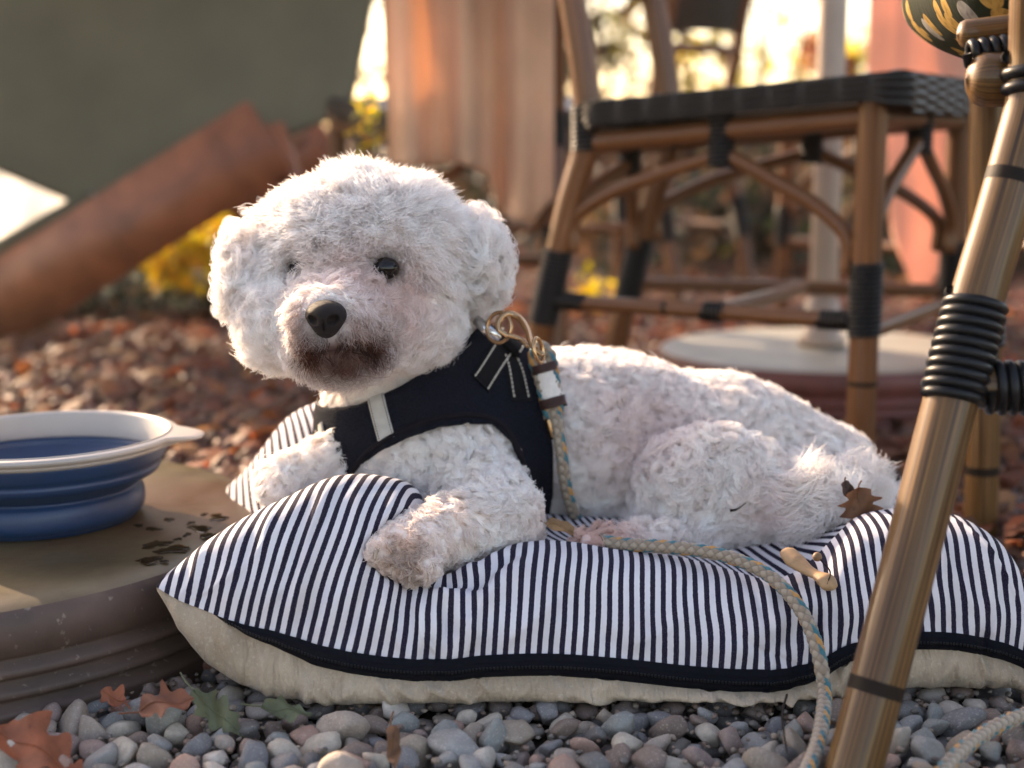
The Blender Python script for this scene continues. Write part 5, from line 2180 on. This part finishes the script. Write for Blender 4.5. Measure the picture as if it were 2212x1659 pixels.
for k, (x, y, h) in enumerate([(-.75, 6.6, .50), (.75, 6.6, .62), (1.45, 6.5, .55), (2.1, 6.4, .70), (.1, 5.6, .55), (.95, 5.0, .42), (-2.6, 5.4, .6), (-1.6, 5.2, .55), (.35, 4.3, .34), (.9, 4.1, .30), (1.45, 4.2, .36), (2.1, 4.3, .4)]):
    shrub('brown_shrub', (x, y, h * .45), (.5, .4, h * .5), 900, .040, BRN + DKG, 'low brown-leaved hedge shrub in front of the dark hedge', 'hedge shrub', HG, 6)

# fallen leaves over the gravel further back
n = 15000
xx_ = sr.uniform(-2.2, 2.6, n)
yy_ = 1.22 + 3.6 * sr.random(n) ** 1.3
ok = ((xx_ - SLAB_C[0]) ** 2 + (yy_ - SLAB_C[1]) ** 2 > .29 ** 2) & ((xx_ - PB[0]) ** 2 + (yy_ - PB[1]) ** 2 > .25 ** 2)
c = np.stack([xx_, yy_, sr.uniform(.002, .012, n)], 1)[ok]
n = len(c)
a = sr.uniform(0, 6.28, n)
u1 = np.stack([np.cos(a), np.sin(a), sr.normal(0, .25, n)], 1)
u2 = np.stack([-np.sin(a), np.cos(a), sr.normal(0, .25, n)], 1)
s0 = sr.uniform(.010, .026, n)[:, None]
bend = np.array([0, 0, 1.0]) * s0 * sr.uniform(.1, .5, n)[:, None]
V = np.stack([c - u1 * s0, c - u1 * s0 * .3 - u2 * s0 * .5 + bend, c + u1 * s0 * .5 - u2 * s0 * .45 + bend, c + u1 * s0 * 1.1, c + u1 * s0 * .5 + u2 * s0 * .45 + bend, c - u1 * s0 * .3 + u2 * s0 * .5 + bend], 1)
F = np.arange(n * 6).reshape(n, 6)
pal = np.array([(.26, .070, .028), (.20, .050, .020), (.15, .042, .022), (.30, .10, .035), (.32, .16, .07), (.11, .045, .025)])
col = np.repeat(pal[sr.integers(0, 6, n)] * sr.uniform(.7, 1.2, n)[:, None], 6, 0)
lit = obj('leaf_litter', V.reshape(-1, 3), [F[:, [0, 1, 5]], F[:, [1, 2, 4, 5]], F[:, [2, 3, 4]]], M['leaf'], None, col=col, smooth=False)
tag(lit, 'red-brown fallen leaves scattered over the gravel', 'leaf litter', kind='stuff')

# ------------------------------------------------------------------ thin veil of air added in place of lens glare
a, b, u = box(np.array([0, 5.0, 1.6]), (14, 0, 0), (0, 13, 0), (0, 0, 2.7), .01)
hz_m = bpy.data.materials.new('glare_air')
hz_m.use_nodes = True
hn = hz_m.node_tree
hn.nodes.remove(hn.nodes['Principled BSDF'])
pv = hn.nodes.new('ShaderNodeVolumePrincipled')
pv.inputs['Density'].default_value = .0018
pv.inputs['Color'].default_value = (.95, .93, .88, 1)
pv.inputs['Anisotropy'].default_value = .55
hn.links.new(pv.outputs[0], hn.nodes['Material Output'].inputs['Volume'])
tag(obj('glare_veil', a, b, hz_m, None, u, smooth=False), 'thin added veil of air standing in for lens glare over the terrace', 'glare_veil', kind='stuff')
S.cycles.volume_bounces = 0
S.cycles.volume_step_rate = 4
